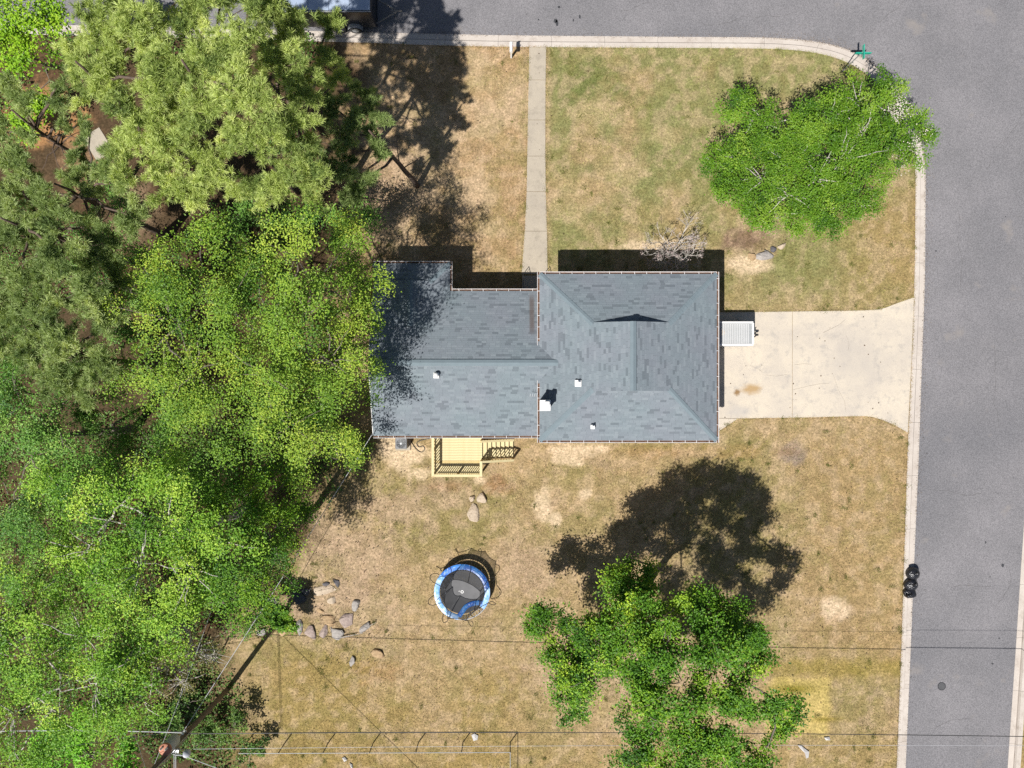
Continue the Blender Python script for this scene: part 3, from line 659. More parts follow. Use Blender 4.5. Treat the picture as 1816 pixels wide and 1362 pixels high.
for (a, b2) in (((WX0-.03, WY0, WZ-.06), (WX0-.03, wm, wr-.06)), ((WX0-.03, WY1, WZ-.06), (WX0-.03, wm, wr-.06))):
    A_, B_ = Vector(a), Vector(b2); vs = []
    for p_ in (A_, B_): vs += [p_+Vector((dx, 0, dz)) for dx, dz in ((0, -.08), (.028, -.08), (.028, .05), (0, .05))]
    mb.add(vs, [(0, 1, 5, 4), (1, 2, 6, 5), (2, 3, 7, 6), (3, 0, 4, 7), (0, 3, 2, 1), (4, 5, 6, 7)])
hpart(mb, 'rake_board', MT['trim'])
# soffits
mb = MB(); mb.box2((X0+.02, Y0+.02, ZE-.16), (X1-.02, Y1-.02, ZE-.13)); hpart(mb, 'soffit', MT['trim'])
mb = MB(); mb.box2((WX0+.04, WY0+.02, WZ-.16), (X0+.43, WY1-.02, WZ-.13)); hpart(mb, 'soffit', MT['trim'])
mb = MB(); mb.box2((PX0+.02, WY1-.015, WZ-.16), (PX1-.02, PY1-.02, WZ-.13)); hpart(mb, 'soffit', MT['trim'])
# chimney with a pale capstone, vents, downspout elbow, aerial
c0 = P(967, 719, 4.75)
mb = MB(); mb.box2((c0.x-.24, c0.y-.24, 3.3), (c0.x+.24, c0.y+.24, 4.58)); ch = hpart(mb, 'chimney', MT['brick'])
mb = MB(); mb.bevbox((c0.x, c0.y, 4.64), (.56, .56, .12), .03); mb.build('capstone', MT['white'], ch)
mb = MB(); mb.box2((c0.x-.02, c0.y-.02, 4.7), (c0.x+.2, c0.y+.2, 5.0)); mb.build('flue', MT['white'], ch)
def vent(px, py, z, r, h, base, kind):
    q = P(px, py, z+h); mb = MB(); mb.bevbox((q.x, q.y-.02, z+.05), (base, base, .1), .012); v_ = hpart(mb, 'roof_vent', MT['white'])
    mb = MB()
    if kind == 'turbine': mb.lathe([(r*.6, .08), (r*.6, .16), (r, .22), (r*1.05, .3), (r*.8, .38), (r*.3, .42), (.01, .425)], (q.x, q.y, z), 18)
    else: mb.lathe([(r, .05), (r, h), (r*.75, h), (r*.75, h-.05), (.01, h-.06)], (q.x, q.y, z), 14)
    mb.build('hood' if kind == 'turbine' else 'pipe', MT['white'], v_, True)
vent(773, 665, 3.58, .13, .3, .3, 'turbine'); vent(1026, 679, 4.2, .07, .3, .34, 'pipe'); vent(1052, 757, 3.9, .045, .28, .22, 'pipe')
q = P(953, 597, 3.2); mb = MB(); mb.tube([(X0-.06, q.y, 3.4), (X0-.08, q.y, 3.2), (X0-.2, q.y+.02, 3.12), (X0-.28, q.y+.04, 3.1)], [.05, .05, .045, .05], 8); hpart(mb, 'downspout', MT['white'])
mb = MB(); mb.tube([(X0-.1, P(0, 703, 3.7).y, 3.6), (X0-.55, P(0, 703, 3.7).y, 3.75)], .012, 5)
for k in range(4): x_ = X0-.15-.12*k; yc = P(0, 703, 3.7).y; mb.tube([(x_, yc-.0, 3.63+.04*k), (x_+.02, yc+.14, 3.65+.04*k)], .01, 4)
hpart(mb, 'aerial', MT['steel'])
# front steps between the two roofs
st = hpart(MB().box2((.55, WY1-.42, .0), (X0+.43, WY1+.28, .62)), 'front_steps', MT['walk'])
for k in range(3):
    mb = MB(); mb.box2((.58, WY1+.285+.3*k, 0), (X0+.4, WY1+.58+.3*k, .47-.155*k)); mb.build('step', MT['walk'], st)
for x_ in (.62, X0+.36):
    y_a, y_b = WY1+.1, WY1+1.25; mb = MB(); mb.tube([(x_, y_a, .62), (x_, y_a, 1.5), (x_, y_b, .95), (x_, y_b, .03)], .02, 6)
    for k in range(1, 7):
        t = k/7; mb.tube([(x_, y_a+(y_b-y_a)*t, .62-.59*t+.08), (x_, y_a+(y_b-y_a)*t, 1.5-.55*t)], .009, 5)
    mb.build('railing', MT['black'], st)
# ------------------------------------------------------------------ back deck of new pine
DZ, RT = 1.0, 1.93                                  # floor and rail-cap heights
dl, dr = P(767.5, 0, RT).x, P(853, 0, RT).x; db = P(0, 843.5, RT).y; dt = WY0+.44
deck = empty('deck', ((dl+dr)/2, (db+dt)/2, 0), 'small new yellow pine deck with railing and stairs', 'deck')
def dpart(mb, name, mat, loc=None):
    o = mb.build(name, mat, deck); o.matrix_parent_inverse = Matrix.Translation(-Vector(deck.location)); return o
bw = .138; nb = int((dt-db)/(bw+.006)); bme = MB().bevbox((0, 0, 0), (dr-dl+.06, bw, .036), .006).mesh('floor_board', MT['wood'])
bme2 = MB().bevbox((0, 0, 0), (dr-dl+.06, bw, .036), .006).mesh('floor_board', MT['wood_shade'])
for k in range(nb):
    o = link('floor_board', bme2 if k in (4,) else bme, deck); o.matrix_parent_inverse = Matrix.Translation(-Vector(deck.location))
    o.location = ((dl+dr)/2, db+.07+k*(bw+.006), DZ-.018+R.uniform(-.002, .002))
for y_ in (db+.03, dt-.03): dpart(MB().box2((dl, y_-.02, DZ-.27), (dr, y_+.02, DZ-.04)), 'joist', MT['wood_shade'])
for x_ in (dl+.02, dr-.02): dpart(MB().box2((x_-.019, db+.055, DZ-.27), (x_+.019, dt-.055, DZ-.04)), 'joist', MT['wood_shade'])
stY0, stY1 = P(0, 818, 1.5).y, P(0, 782, 1.5).y      # stair opening on the east side
posts = [(dl, db), (dl, dt-.1), (dr, db), ((dl+dr)/2, db), (dl, (db+dt)/2), (dr, stY0), (dr, stY1)]
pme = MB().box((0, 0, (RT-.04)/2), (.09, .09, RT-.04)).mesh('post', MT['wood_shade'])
for x_, y_ in posts:
    o = link('post', pme, deck); o.matrix_parent_inverse = Matrix.Translation(-Vector(deck.location)); o.location = (x_, y_, 0)
def rail(a, b, z0, z1, nbal, capw=.14):
    a, b = Vector(a), Vector(b); d = b-a; L = d.length; ang = math.atan2(d.y, d.x)
    slope_ = (z1-z0)/L
    def beam(nm, zc, w, h, mat, ext=0.0):
        mb = MB(); n_ = Vector((-d.y, d.x, 0)).normalized()*(w/2); ex = d.normalized()*ext; vs = []
        for p_, zz in ((a-ex, z0+zc), (b+ex, z1+zc)):
            q = Vector((p_.x, p_.y, zz)); vs += [q-n_+Vector((0, 0, -h/2)), q+n_+Vector((0, 0, -h/2)), q+n_+Vector((0, 0, h/2)), q-n_+Vector((0, 0, h/2))]
        mb.add(vs, [(0, 1, 5, 4), (1, 2, 6, 5), (2, 3, 7, 6), (3, 0, 4, 7), (0, 3, 2, 1), (4, 5, 6, 7)]); return dpart(mb, nm, mat)
    beam('rail_cap', 0, capw, .036, MT['wood'], .05); beam('bottom_rail', -.80, .04, .08, MT['wood_shade'])
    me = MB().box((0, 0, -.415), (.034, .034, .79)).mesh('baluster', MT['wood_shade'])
    for k in range(nbal):
        t = (k+.5)/nbal; o = link('baluster', me, deck); o.matrix_parent_inverse = Matrix.Translation(-Vector(deck.location))
        o.location = (a.x+d.x*t, a.y+d.y*t, z0+(z1-z0)*t-.02); o.rotation_euler = (0, 0, ang)
rail((dl, db), (dl, dt-.1), RT, RT, 15); rail((dl+.13, db+.0), (dr-.13, db), RT+.001, RT+.001, 20); rail((dr, db), (dr, stY0), RT+.002, RT+.002, 6)
nst = 7; run = .245; sx0 = dr+.05
for k in range(nst):
    z_ = DZ-(k+1)*DZ/(nst+1); dpart(MB().bevbox((sx0+run*(k+.5), (stY0+stY1)/2, z_-.02), (run-.025, abs(stY1-stY0)-.16, .04), .006), 'tread', MT['wood'])
for y_ in (stY0+.06, stY1-.06):
    mb = MB(); vs = []
    for x_, z_ in ((sx0, DZ-.02), (sx0+run*nst, .10)): vs += [(x_, y_-.019, z_-.26 if z_ > .5 else .0), (x_, y_+.019, z_-.26 if z_ > .5 else .0), (x_, y_+.019, z_), (x_, y_-.019, z_)]
    mb.add(vs, [(0, 1, 5, 4), (1, 2, 6, 5), (2, 3, 7, 6), (3, 0, 4, 7), (0, 3, 2, 1), (4, 5, 6, 7)]); dpart(mb, 'stringer', MT['wood_shade'])
xe = sx0+run*nst-.02
rail((dr+.08, stY0), (xe, stY0), RT, 1.02, 11, .12); rail((dr+.08, stY1), (xe, stY1), RT, 1.02, 11, .12)
for y_ in (stY0, stY1): dpart(MB().box2((xe-.045, y_-.045, 0), (xe+.045, y_+.045, 1.0)), 'post', MT['wood_shade'])
# ------------------------------------------------------------------ air conditioner and hose
q = P(713, 786, .4); ac = empty('air_conditioner', (q.x, q.y+.02, 0), 'grey outdoor air conditioner unit on a concrete pad by the deck', 'air conditioner')
MB().bevbox((0, -.06, .04), (.86, .8, .08), .02).build('pad', MT['walk'], ac)
mb = MB(); mb.bevbox((0, 0, .43), (.66, .62, .68), .04).build('cabinet', simple('grey_enamel', al(150, 152, 156), al(126, 128, 132), 4, .5), ac)
MB().lathe([(.03, .772), (.27, .772), (.27, .78), (.03, .78)], n=24).build('fan_well', MT['black'], ac)
mb = MB()
for r_ in (.08, .13, .18, .23, .27): mb.tube([(r_*math.cos(a*.2618), r_*math.sin(a*.2618), .795) for a in range(25)], .006, 4)
for a in range(8): mb.tube([(.05*math.cos(a*.785), .05*math.sin(a*.785), .795), (.28*math.cos(a*.785), .28*math.sin(a*.785), .795)], .005, 4)
mb.build('fan_guard', MT['steel'], ac)
MB().lathe([(.01, .78), (.06, .78), (.06, .81), (.01, .815)], n=14).build('fan_hub', MT['steel'], ac)
hose = []; 
for x_, y_ in ((728, 780), (733, 790), (741, 799), (748, 802), (753, 797), (750, 791), (743, 793), (739, 786), (746, 781), (755, 779), (762, 778)): hose.append(P(x_, y_, .03))
hs = MB().tube([tuple(v) for v in np.array(catmull([tuple(v) for v in hose], 5))], .018, 6).build('garden_hose', simple('dark_hose', (.05, .06, .06), (.035, .04, .04), 9, .6)); tag(hs, 'dark looped garden hose beside the deck', 'hose')
# ------------------------------------------------------------------ trampoline
tc_ = P(819.5, 1050, .75); TR = 1.60
tr = empty('trampoline', (tc_.x, tc_.y, 0), 'round trampoline with blue pads and collapsed black safety net', 'trampoline')
ring = lambda r_, z_, n=48: [(r_*math.cos(k*2*math.pi/n), r_*math.sin(k*2*math.pi/n), z_) for k in range(n+1)]
MB().tube(ring(TR-.05, .74), .028, 8).build('frame', MT['steel'], tr, True)
for k in range(4):
    a = k*math.pi/2+.5; mb = MB(); p1 = Vector((math.cos(a-.3)*(TR-.05), math.sin(a-.3)*(TR-.05), .72)); p2 = Vector((math.cos(a+.3)*(TR-.05), math.sin(a+.3)*(TR-.05), .72))
    mb.tube([p1, (p1.x, p1.y, .05), (p1.x*.99, p1.y*.99, .025), (p2.x*.99, p2.y*.99, .025), (p2.x, p2.y, .05), p2], .022, 7); mb.build('leg', MT['steel'], tr, True)
m, nt, b = nodes('trampoline_mat'); vec = nadd(nt, 'ShaderNodeTexCoord').outputs['Object']
nt.links.new(mixc(nt, noise(nt, vec, 2.5), (.075, .075, .08), (.05, .05, .054)), b.inputs['Base Color']); b.inputs['Roughness'].default_value = .55; MT['mat'] = m
mb = MB(); n = 40; vs = [(0, 0, .70)]
for r_, z_ in ((.5, .703), (1.0, .715), (1.22, .735)): vs += [(r_*math.cos(k*2*math.pi/n), r_*math.sin(k*2*math.pi/n), z_) for k in range(n)]
fs = [(0, 1+k, 1+(k+1) % n) for k in range(n)]
for q_ in range(2): fs += [(1+q_*n+k, 1+(q_+1)*n+k, 1+(q_+1)*n+(k+1) % n, 1+q_*n+(k+1) % n) for k in range(n)]
mat_o = mb.add(vs, fs).build('jumping_mat', MT['mat'], tr, True)
mb = MB(); n = 24
vs = [((.085 if q_ else .055)*math.cos(k*2*math.pi/n), (.085 if q_ else .055)*math.sin(k*2*math.pi/n), .7085) for q_ in (0, 1) for k in range(n)]
mb.add(vs, [(k, (k+1) % n, n+(k+1) % n, n+k) for k in range(n)]); mb.add([(-.2, .02, .7085), (-.13, .03, .7085), (-.14, .06, .7085), (-.19, .05, .7085)], [(0, 1, 2, 3)]); mb.build('printed_ring', MT['white'], mat_o)
sp = MB().tube([(1.23, 0, .735), (1.545, 0, .742)], .011, 5).mesh('spring', MT['steel'])
for k in range(56): o = link('spring', sp, tr); o.rotation_euler = (0, 0, k*2*math.pi/56)
def pad_mat(name, a, b_):
    m, nt, b = nodes(name); vec = nadd(nt, 'ShaderNodeTexCoord').outputs['Object']
    c = mixc(nt, noise(nt, vec, 2.2, 4, .6, .45, .6), a, b_); c = mixc(nt, noise(nt, vec, 9, 3, .6, .6, .68), c, (.5, .62, .78))
    nt.links.new(c, b.inputs['Base Color']); b.inputs['Roughness'].default_value = .32; return m
pb, pl_ = pad_mat('blue_vinyl_pad', (.02, .13, .5), (.05, .24, .62)), pad_mat('glare_blue_vinyl_pad', (.14, .34, .66), (.36, .52, .74))  # the paler copy has sun glare on the vinyl painted into its colour
def pad(path, w, mat, nm='pad'):
    pts = [Vector(p_) for p_ in path]; mb = MB(); m_ = len(pts); vs = []
    for i, p_ in enumerate(pts):
        t = (pts[min(i+1, m_-1)]-pts[max(i-1, 0)]).normalized(); n_ = Vector((-t.y, t.x, 0)).normalized()
        for s, z_ in ((-.5, -.02), (-.47, .012), (-.2, .026), (.2, .026), (.47, .012), (.5, -.02)): vs.append(p_+n_*(s*w)+Vector((0, 0, z_+R.uniform(-.004, .004))))
    fs = [(i*6+k, i*6+k+1, (i+1)*6+k+1, (i+1)*6+k) for i in range(m_-1) for k in range(6-1)]+[tuple(range(6)), tuple(range((m_-1)*6, m_*6))[::-1]]
    return mb.add(vs, fs).build(nm, mat, tr)
for (a0, a1, mt2) in ((-38, 8, pl_), (8.5, 52, pb), (52.5, 96, pb), (96.5, 140, pb), (140.5, 190, pl_), (190.5, 232, pl_), (232.5, 262, pl_)):
    pad([(1.42*math.cos(math.radians(a)), 1.42*math.sin(math.radians(a)), .765) for a in np.linspace(a0, a1, 10)], .31, mt2)
pad([tuple(v) for v in catmull([(-.18, -1.36, .77), (0.0, -1.12, .76), (.22, -.83, .75), (.55, -.66, .75), (.9, -.6, .755), (1.15, -.62, .77)], 4)], .27, pb, 'slipped_pad')
m, nt, b = nodes('safety_net'); b.inputs['Base Color'].default_value = (.012, .012, .013, 1); b.inputs['Roughness'].default_value = .8
tp = nadd(nt, 'ShaderNodeBsdfTransparent'); mx = nadd(nt, 'ShaderNodeMixShader'); mx.inputs[0].default_value = .6
nt.links.new(tp.outputs[0], mx.inputs[1]); nt.links.new(b.outputs[0], mx.inputs[2]); nt.links.new(mx.outputs[0], nt.nodes['Material Output'].inputs['Surface']); MT['net'] = m
NP = 8; tops = []; pa = [math.radians(v) for v in (22, 66, 108, 152, 196, 236, 284, 338)]
for k, a in enumerate(pa):
    d = Vector((math.cos(a), math.sin(a), 0)); tz = 2.25+R.uniform(-.12, .1); rr = 1.12+R.uniform(-.1, .12)
    if k in (3, 4): tz = 1.75; rr = .95
    t_ = Vector((-d.y, d.x, 0))
    mb = MB(); pts = catmull([tuple(v) for v in (d*1.56+t_*-.1+Vector((0, 0, .28)), d*1.72+t_*-.14+Vector((0, 0, .35)), d*1.95+t_*-.05+Vector((0, 0, .55)), d*1.98+t_*.12+Vector((0, 0, .78)), d*1.72+t_*.2+Vector((0, 0, .98)), d*1.5+t_*.1+Vector((0, 0, 1.3)), d*rr+Vector((0, 0, tz)))], 5)
    mb.tube([tuple(v) for v in pts], .019, 6).build('net_pole', MT['black'], tr, True); tops.append(d*rr+Vector((0, 0, tz)))
mb = MB()
for k in range(NP):
    A_, B_ = tops[k], tops[(k+1) % NP]; pts = []
    for j in range(7): t = j/6; q_ = A_.lerp(B_, t); q_.z -= .16*4*t*(1-t)*(1 if k not in (2, 3, 4) else 2.2); pts.append(q_)
    mb.tube(pts, .014, 5)
mb.build('net_top_cord', MT['black'], tr)
for k in range(NP):
    A_, B_ = tops[k], tops[(k+1) % NP]; a, b2 = pa[k], pa[(k+1) % NP]+(2*math.pi if k == NP-1 else 0); mb = MB(); m_ = 7; rows = []
    for j in range(m_):
        t = j/(m_-1); th = a+(b2-a)*t; lo = Vector((1.27*math.cos(th), 1.27*math.sin(th), .80)); hi = A_.lerp(B_, t); hi.z -= .16*4*t*(1-t)*(1 if k not in (2, 3, 4) else 2.2)
        for q_ in range(5): s = q_/4; v_ = lo.lerp(hi, s); sag = math.sin(s*math.pi)*.1; rows.append((v_.x*(1-sag*R.uniform(.2, 1)), v_.y*(1-sag*R.uniform(.2, 1)), v_.z))
    mb.add(rows, [(j*5+q_, (j+1)*5+q_, (j+1)*5+q_+1, j*5+q_+1) for j in range(m_-1) for q_ in range(4)]).build('net_panel', MT['net'], tr)
# ------------------------------------------------------------------ small white ribbed trailer in the drive
ty0, ty1 = P(0, 613, 1.5).y, P(0, 570, 1.5).y; tx1 = P(1337, 0, 1.5).x; tx0 = 10.36
wt = empty('cargo_trailer', ((tx0+tx1)/2, (ty0+ty1)/2, .03), 'small white ribbed trailer half under the garage eave', 'trailer'); L_, W_ = tx1-tx0, ty1-ty0
shell = simple('white_trailer_shell', (.56, .56, .56), (.48, .48, .47), 2.5, .4, fine=.1)
MB().bevbox((0, 0, .93), (L_, W_, 1.06), .09).build('body', shell, wt)
MB().bevbox((0, 0, 1.465), (L_-.06, W_-.06, .05), .02).build('roof_panel', simple('trailer_roof', (.34, .35, .35), (.29, .3, .3), 2, .45, fine=.2), wt)
rib = MB().bevbox((0, 0, 1.5), (.05, W_-.24, .035), .008).mesh('roof_rib', shell)
for k in range(17): o = link('roof_rib', rib, wt); o.location = (-.40+k*.098, 0, 0)
mb = MB()
for s in (-1, 1): mb.box((0, s*(W_/2-.055), 1.503), (L_-.1, .09, .03)); 
for s in (-1, 1): mb.box((s*(L_/2-.06), 0, 1.502), (.1, W_-.2, .03))
mb.build('roof_rim', MT['white'], wt)
p_ = MB().lathe([(.01, 0), (.13, .0), (.17, .004), (.12, .006), (.01, .007)], n=12); rs = p_.build('rust_patch', simple('rust_stain', (.34, .27, .2), (.48, .45, .4), 7, .8), wt); rs.location = (-L_/2+1.2, .05, 1.49)
for s in (-1, 1):
    mb = MB(); y_ = s*(W_/2-.12); mb.lathe([(.01, -.09), (.26, -.09), (.29, -.06), (.29, .06), (.26, .09), (.01, .09)], n=20)
    mb.v = [(x, z, y) for x, y, z in mb.v]; w_ = mb.build('wheel', MT['rubber'], wt, True); w_.location = (-.1, y_, .29)
    h_ = MB().lathe([(.01, -.092), (.14, -.096), (.15, -.092)], n=14); h_.v = [(x, z*s*-1, y) for x, y, z in h_.v]; h_.build('rim', MT['steel'], w_)
mb = MB(); tip = (L_/2+.52, 0, .45)
for s in (-1, 1): mb.tube([(L_/2-.2, s*.45, .42), (L_/2+.35, s*.12, .45), tip], .04, 6)
mb.tube([(L_/2+.12, -.28, .45), (L_/2+.12, .28, .45)], .03, 6); mb.build('tongue', MT['black'], wt)
MB().tube([(L_/2+.3, .02, .1), (L_/2+.3, .02, .85)], .03, 8).build('jack', MT['black'], wt)
MB().bevbox((L_/2+.5, 0, .5), (.16, .12, .1), .02).build('coupler', MT['black'], wt)
# ------------------------------------------------------------------ black box trailer at the north kerb
bx0, bx1 = P(470, 0, 2.05).x, P(657, 0, 2.05).x; by0 = P(0, 50, .45).y-.0
bt = empty('enclosed_trailer', ((bx0+bx1)/2, by0+1.05, -.12), 'long black trailer with pale blue panelled lid parked at the kerb', 'trailer'); L2 = bx1-bx0; Wd = 2.0
blk = simple('black_trailer_paint', (.02, .02, .024), (.03, .03, .034), 3, .3)
MB().bevbox((0, 0, 1.2), (L2, Wd-.2, 1.6), .05).build('body', blk, bt)
lidm = simple('pale_blue_sheet', (.36, .42, .52), (.3, .36, .46), 1.5, .3)
for k in range(5):
    w_ = (L2-.1)/5; MB().bevbox((-L2/2+.05+w_*(k+.5), .02, 2.04), (w_-.012, Wd-.34, .06), .012).build('lid_panel', lidm, bt)
mb = MB(); mb.box((0, -(Wd/2-.12), 2.03), (L2, .035, .05)); mb.box((0, (Wd/2-.12), 2.03), (L2, .035, .05)); mb.build('edge_rail', MT['steel'], bt)
MB().box((0, 0, .36), (L2+.06, Wd-.3, .1)).build('chassis', blk, bt)
for s in (-1, 1):
    for x_ in (L2/2-1.2, L2/2-2.1):
        mb = MB(); mb.lathe([(.01, -.11), (.3, -.11), (.34, -.07), (.34, .07), (.3, .11), (.01, .11)], n=24); mb.v = [(x, z, y) for x, y, z in mb.v]; w_ = mb.build('wheel', MT['rubber'], bt, True); w_.location = (x_, s*(Wd/2-.02), .34)
        h_ = MB().lathe([(.01, -.13), (.16, -.12), (.19, -.112)], n=16); h_.v = [(x, z*s*-1, y) for x, y, z in h_.v]; h_.build('rim', MT['steel'], w_)
    mb = MB(); pts = [(.43*math.cos(t), .43*math.sin(t)) for t in np.linspace(0.15, math.pi-.15, 12)]
    vs = []
    for x_, z_ in pts: vs += [(L2/2-1.2+x_, s*(Wd/2-.12), .36+z_), (L2/2-1.2+x_, s*(Wd/2+.14), .36+z_)]
    mb.add(vs, [(2*i, 2*i+1, 2*i+3, 2*i+2) for i in range(11)]); mb.build('fender', MT['steel'], bt)
mb = MB()
for s in (-1, 1): mb.tube([(L2/2-.3, s*.85, .38), (L2/2+1.1, s*.06, .42)], .045, 6)
mb.tube([(L2/2+1.0, 0, .42), (L2/2+1.45, 0, .42)], .05, 6); mb.build('tongue', simple('dusty_steel', (.3, .26, .22), (.2, .18, .16), 6, .7), bt)
MB().tube([(L2/2+.9, 0, .1), (L2/2+.9, 0, .95)], .04, 8).build('jack', MT['steel'], bt)
# ------------------------------------------------------------------ mailbox, street sign, bin bags
q = P(906.5, 102); mbx = empty('mailbox', (q.x, q.y, 0), 'white mailbox on a post at the front kerb', 'mailbox')
MB().box((0, 0, .5), (.09, .09, 1.0)).build('post', MT['white'], mbx)
mb = MB(); prof = [(-.085, 0), (.085, 0), (.085, .1)]+[(.085*math.cos(t), .1+.085*math.sin(t)) for t in np.linspace(.3, 2.84, 7)]+[(-.085, .1)]; n = len(prof)
mb.add([(x, y_, 1.02+z) for y_ in (-.2, .32) for x, z in prof], [tuple(range(n-1, -1, -1)), tuple(range(n, 2*n))]+[(k, (k+1) % n, n+(k+1) % n, n+k) for k in range(n)]); bx_ = mb.build('box', MT['white'], mbx)
MB().box((0, .335, 1.1), (.15, .02, .15)).build('door', MT['white'], bx_); MB().box((.1, .1, 1.16), (.012, .05, .14)).build('flag', simple('mailbox_flag', (.45, .04, .03), None, 4, .5), bx_)
mb = MB(); mb.box((0, .06, 1.005), (.16, .4, .03)); mb.tube([(0, .04, .7), (0, .22, 1.0)], .02, 5); mb.build('bracket', MT['white'], mbx)
q = P(1493, 127); sg = empty('street_sign', (q.x, q.y, 0), 'green crossed street name blades on a post at the corner', 'sign')
grn = simple('green_sign_sheet', (.02, .36, .26), (.03, .42, .3), 3, .35)
MB().tube([(0, 0, -.05), (0, 0, 2.12)], .03, 8).build('post', MT['steel'], sg)
MB().box((.1, .0, 2.25), (.85, .03, .2)).build('name_blade', grn, sg); MB().box((0.02, -.02, 2.47), (.03, .75, .2)).build('name_blade', grn, sg)
MB().box((0, 0, 2.13), (.07, .07, .06)).build('bracket', MT['steel'], sg); MB().box((0.02, 0, 2.36), (.06, .06, .04)).build('bracket', MT['steel'], sg)
def blobmesh(rad, seed, rough=.18, squash=1.0, sub=3, angular=False):
    rg = np.random.default_rng(seed)
    import bmesh
    bm = bmesh.new(); bmesh.ops.create_icosphere(bm, subdivisions=sub, radius=1.0)
    co = np.array([v.co[:] for v in bm.verts])
    if angular:
        pl = rg.normal(size=(16, 3)); pl /= np.linalg.norm(pl, axis=1)[:, None]; dd = rg.uniform(.5, .85, 16)
        for _ in range(2):
            for n_, d_ in zip(pl, dd):
                s = co @ n_; k = s > d_; co[k] -= np.outer(s[k]-d_, n_)*.92
    ph = rg.uniform(0, 6.28, (6, 3)); fr = rg.normal(size=(6, 3))*2.2
    disp = sum(np.sin(co @ fr[i]+ph[i, 0]) for i in range(6))/6
    co = co*(1+rough*disp)[:, None]
    co = co*np.array(rad); co[:, 2] *= squash
    fs = [[v.index for v in f.verts] for f in bm.faces]; bm.free()
    return co, fs
def bag(px, py, rx, ry, h, seed, label, knot):
    co, fs = blobmesh((rx, ry, h/2), seed, .16); co[:, 2] += h*.42; co[:, 2] = np.maximum(co[:, 2], 0.0)
    p0 = P(px, py, .25); o = empty('bin_bag', (p0.x, p0.y, -.1), label, 'bin bag', 'black bin bags at the kerb')
    mb = MB(); mb.add(co, fs); mb.build('bag', MT['poly'], o, True)
    mb = MB(); k = Vector(knot); mb.tube([k*.0+Vector((0, 0, h*.8)), k*.5+Vector((0, 0, h*.95)), k+Vector((0, 0, h*1.05))], [.09, .035, .1], 8); mb.build('tied_neck', MT['poly'], o, True)
bag(1620, 1018, .38, .36, .55, 3, 'black bin bag farthest up the street of three at the kerb', (.14, .1, 0))
bag(1617, 1037, .38, .34, .6, 5, 'middle one of three black bin bags at the kerb', (.12, .1, 0)); bag(1615, 1053, .38, .28, .5, 8, 'flattened black bin bag with a pointed corner, lowest of three', (-.3, -.12, 0))
# ------------------------------------------------------------------ rocks
def rock(px, py, wpx, hpx, rot, mat, label, seed, ht=.3):
    import bmesh
    rg = np.random.default_rng(seed); rx, ry = PM(wpx)/2*1.22, PM(hpx)/2*1.22
    d_ = unit_(rg.normal(size=(15, 3))); d_[:, 2] = np.abs(d_[:, 2])*rg.choice((1, 1, -.25), 15); pts = d_*np.array([rx, ry, ht])*rg.uniform(.82, 1.15, (15, 1)); pts[:, 2] = np.minimum(pts[:, 2], ht*.72)
    cs_, sn_ = math.cos(rot), math.sin(rot); bm = bmesh.new()
    for x, y, z in pts: bm.verts.new((x*cs_-y*sn_, x*sn_+y*cs_, z+.02))
    r_ = bmesh.ops.convex_hull(bm, input=bm.verts); bmesh.ops.delete(bm, geom=[v for v in bm.verts if not v.link_faces], context='VERTS')
    bmesh.ops.bevel(bm, geom=list(bm.edges), offset=min(rx, ry)*.09, segments=1, affect='EDGES', profile=.5)
    me = bpy.data.meshes.new('rock'); bm.to_mesh(me); bm.free(); me.materials.append(MT[mat])
    p0 = P(px, py, ht*.5); o = link('rock', me); o.location = (p0.x, p0.y, -.04)
    tag(o, label, 'rock', 'landscape rocks in the yards')
def unit_(a): return a/np.linalg.norm(a, axis=-1, keepdims=True)
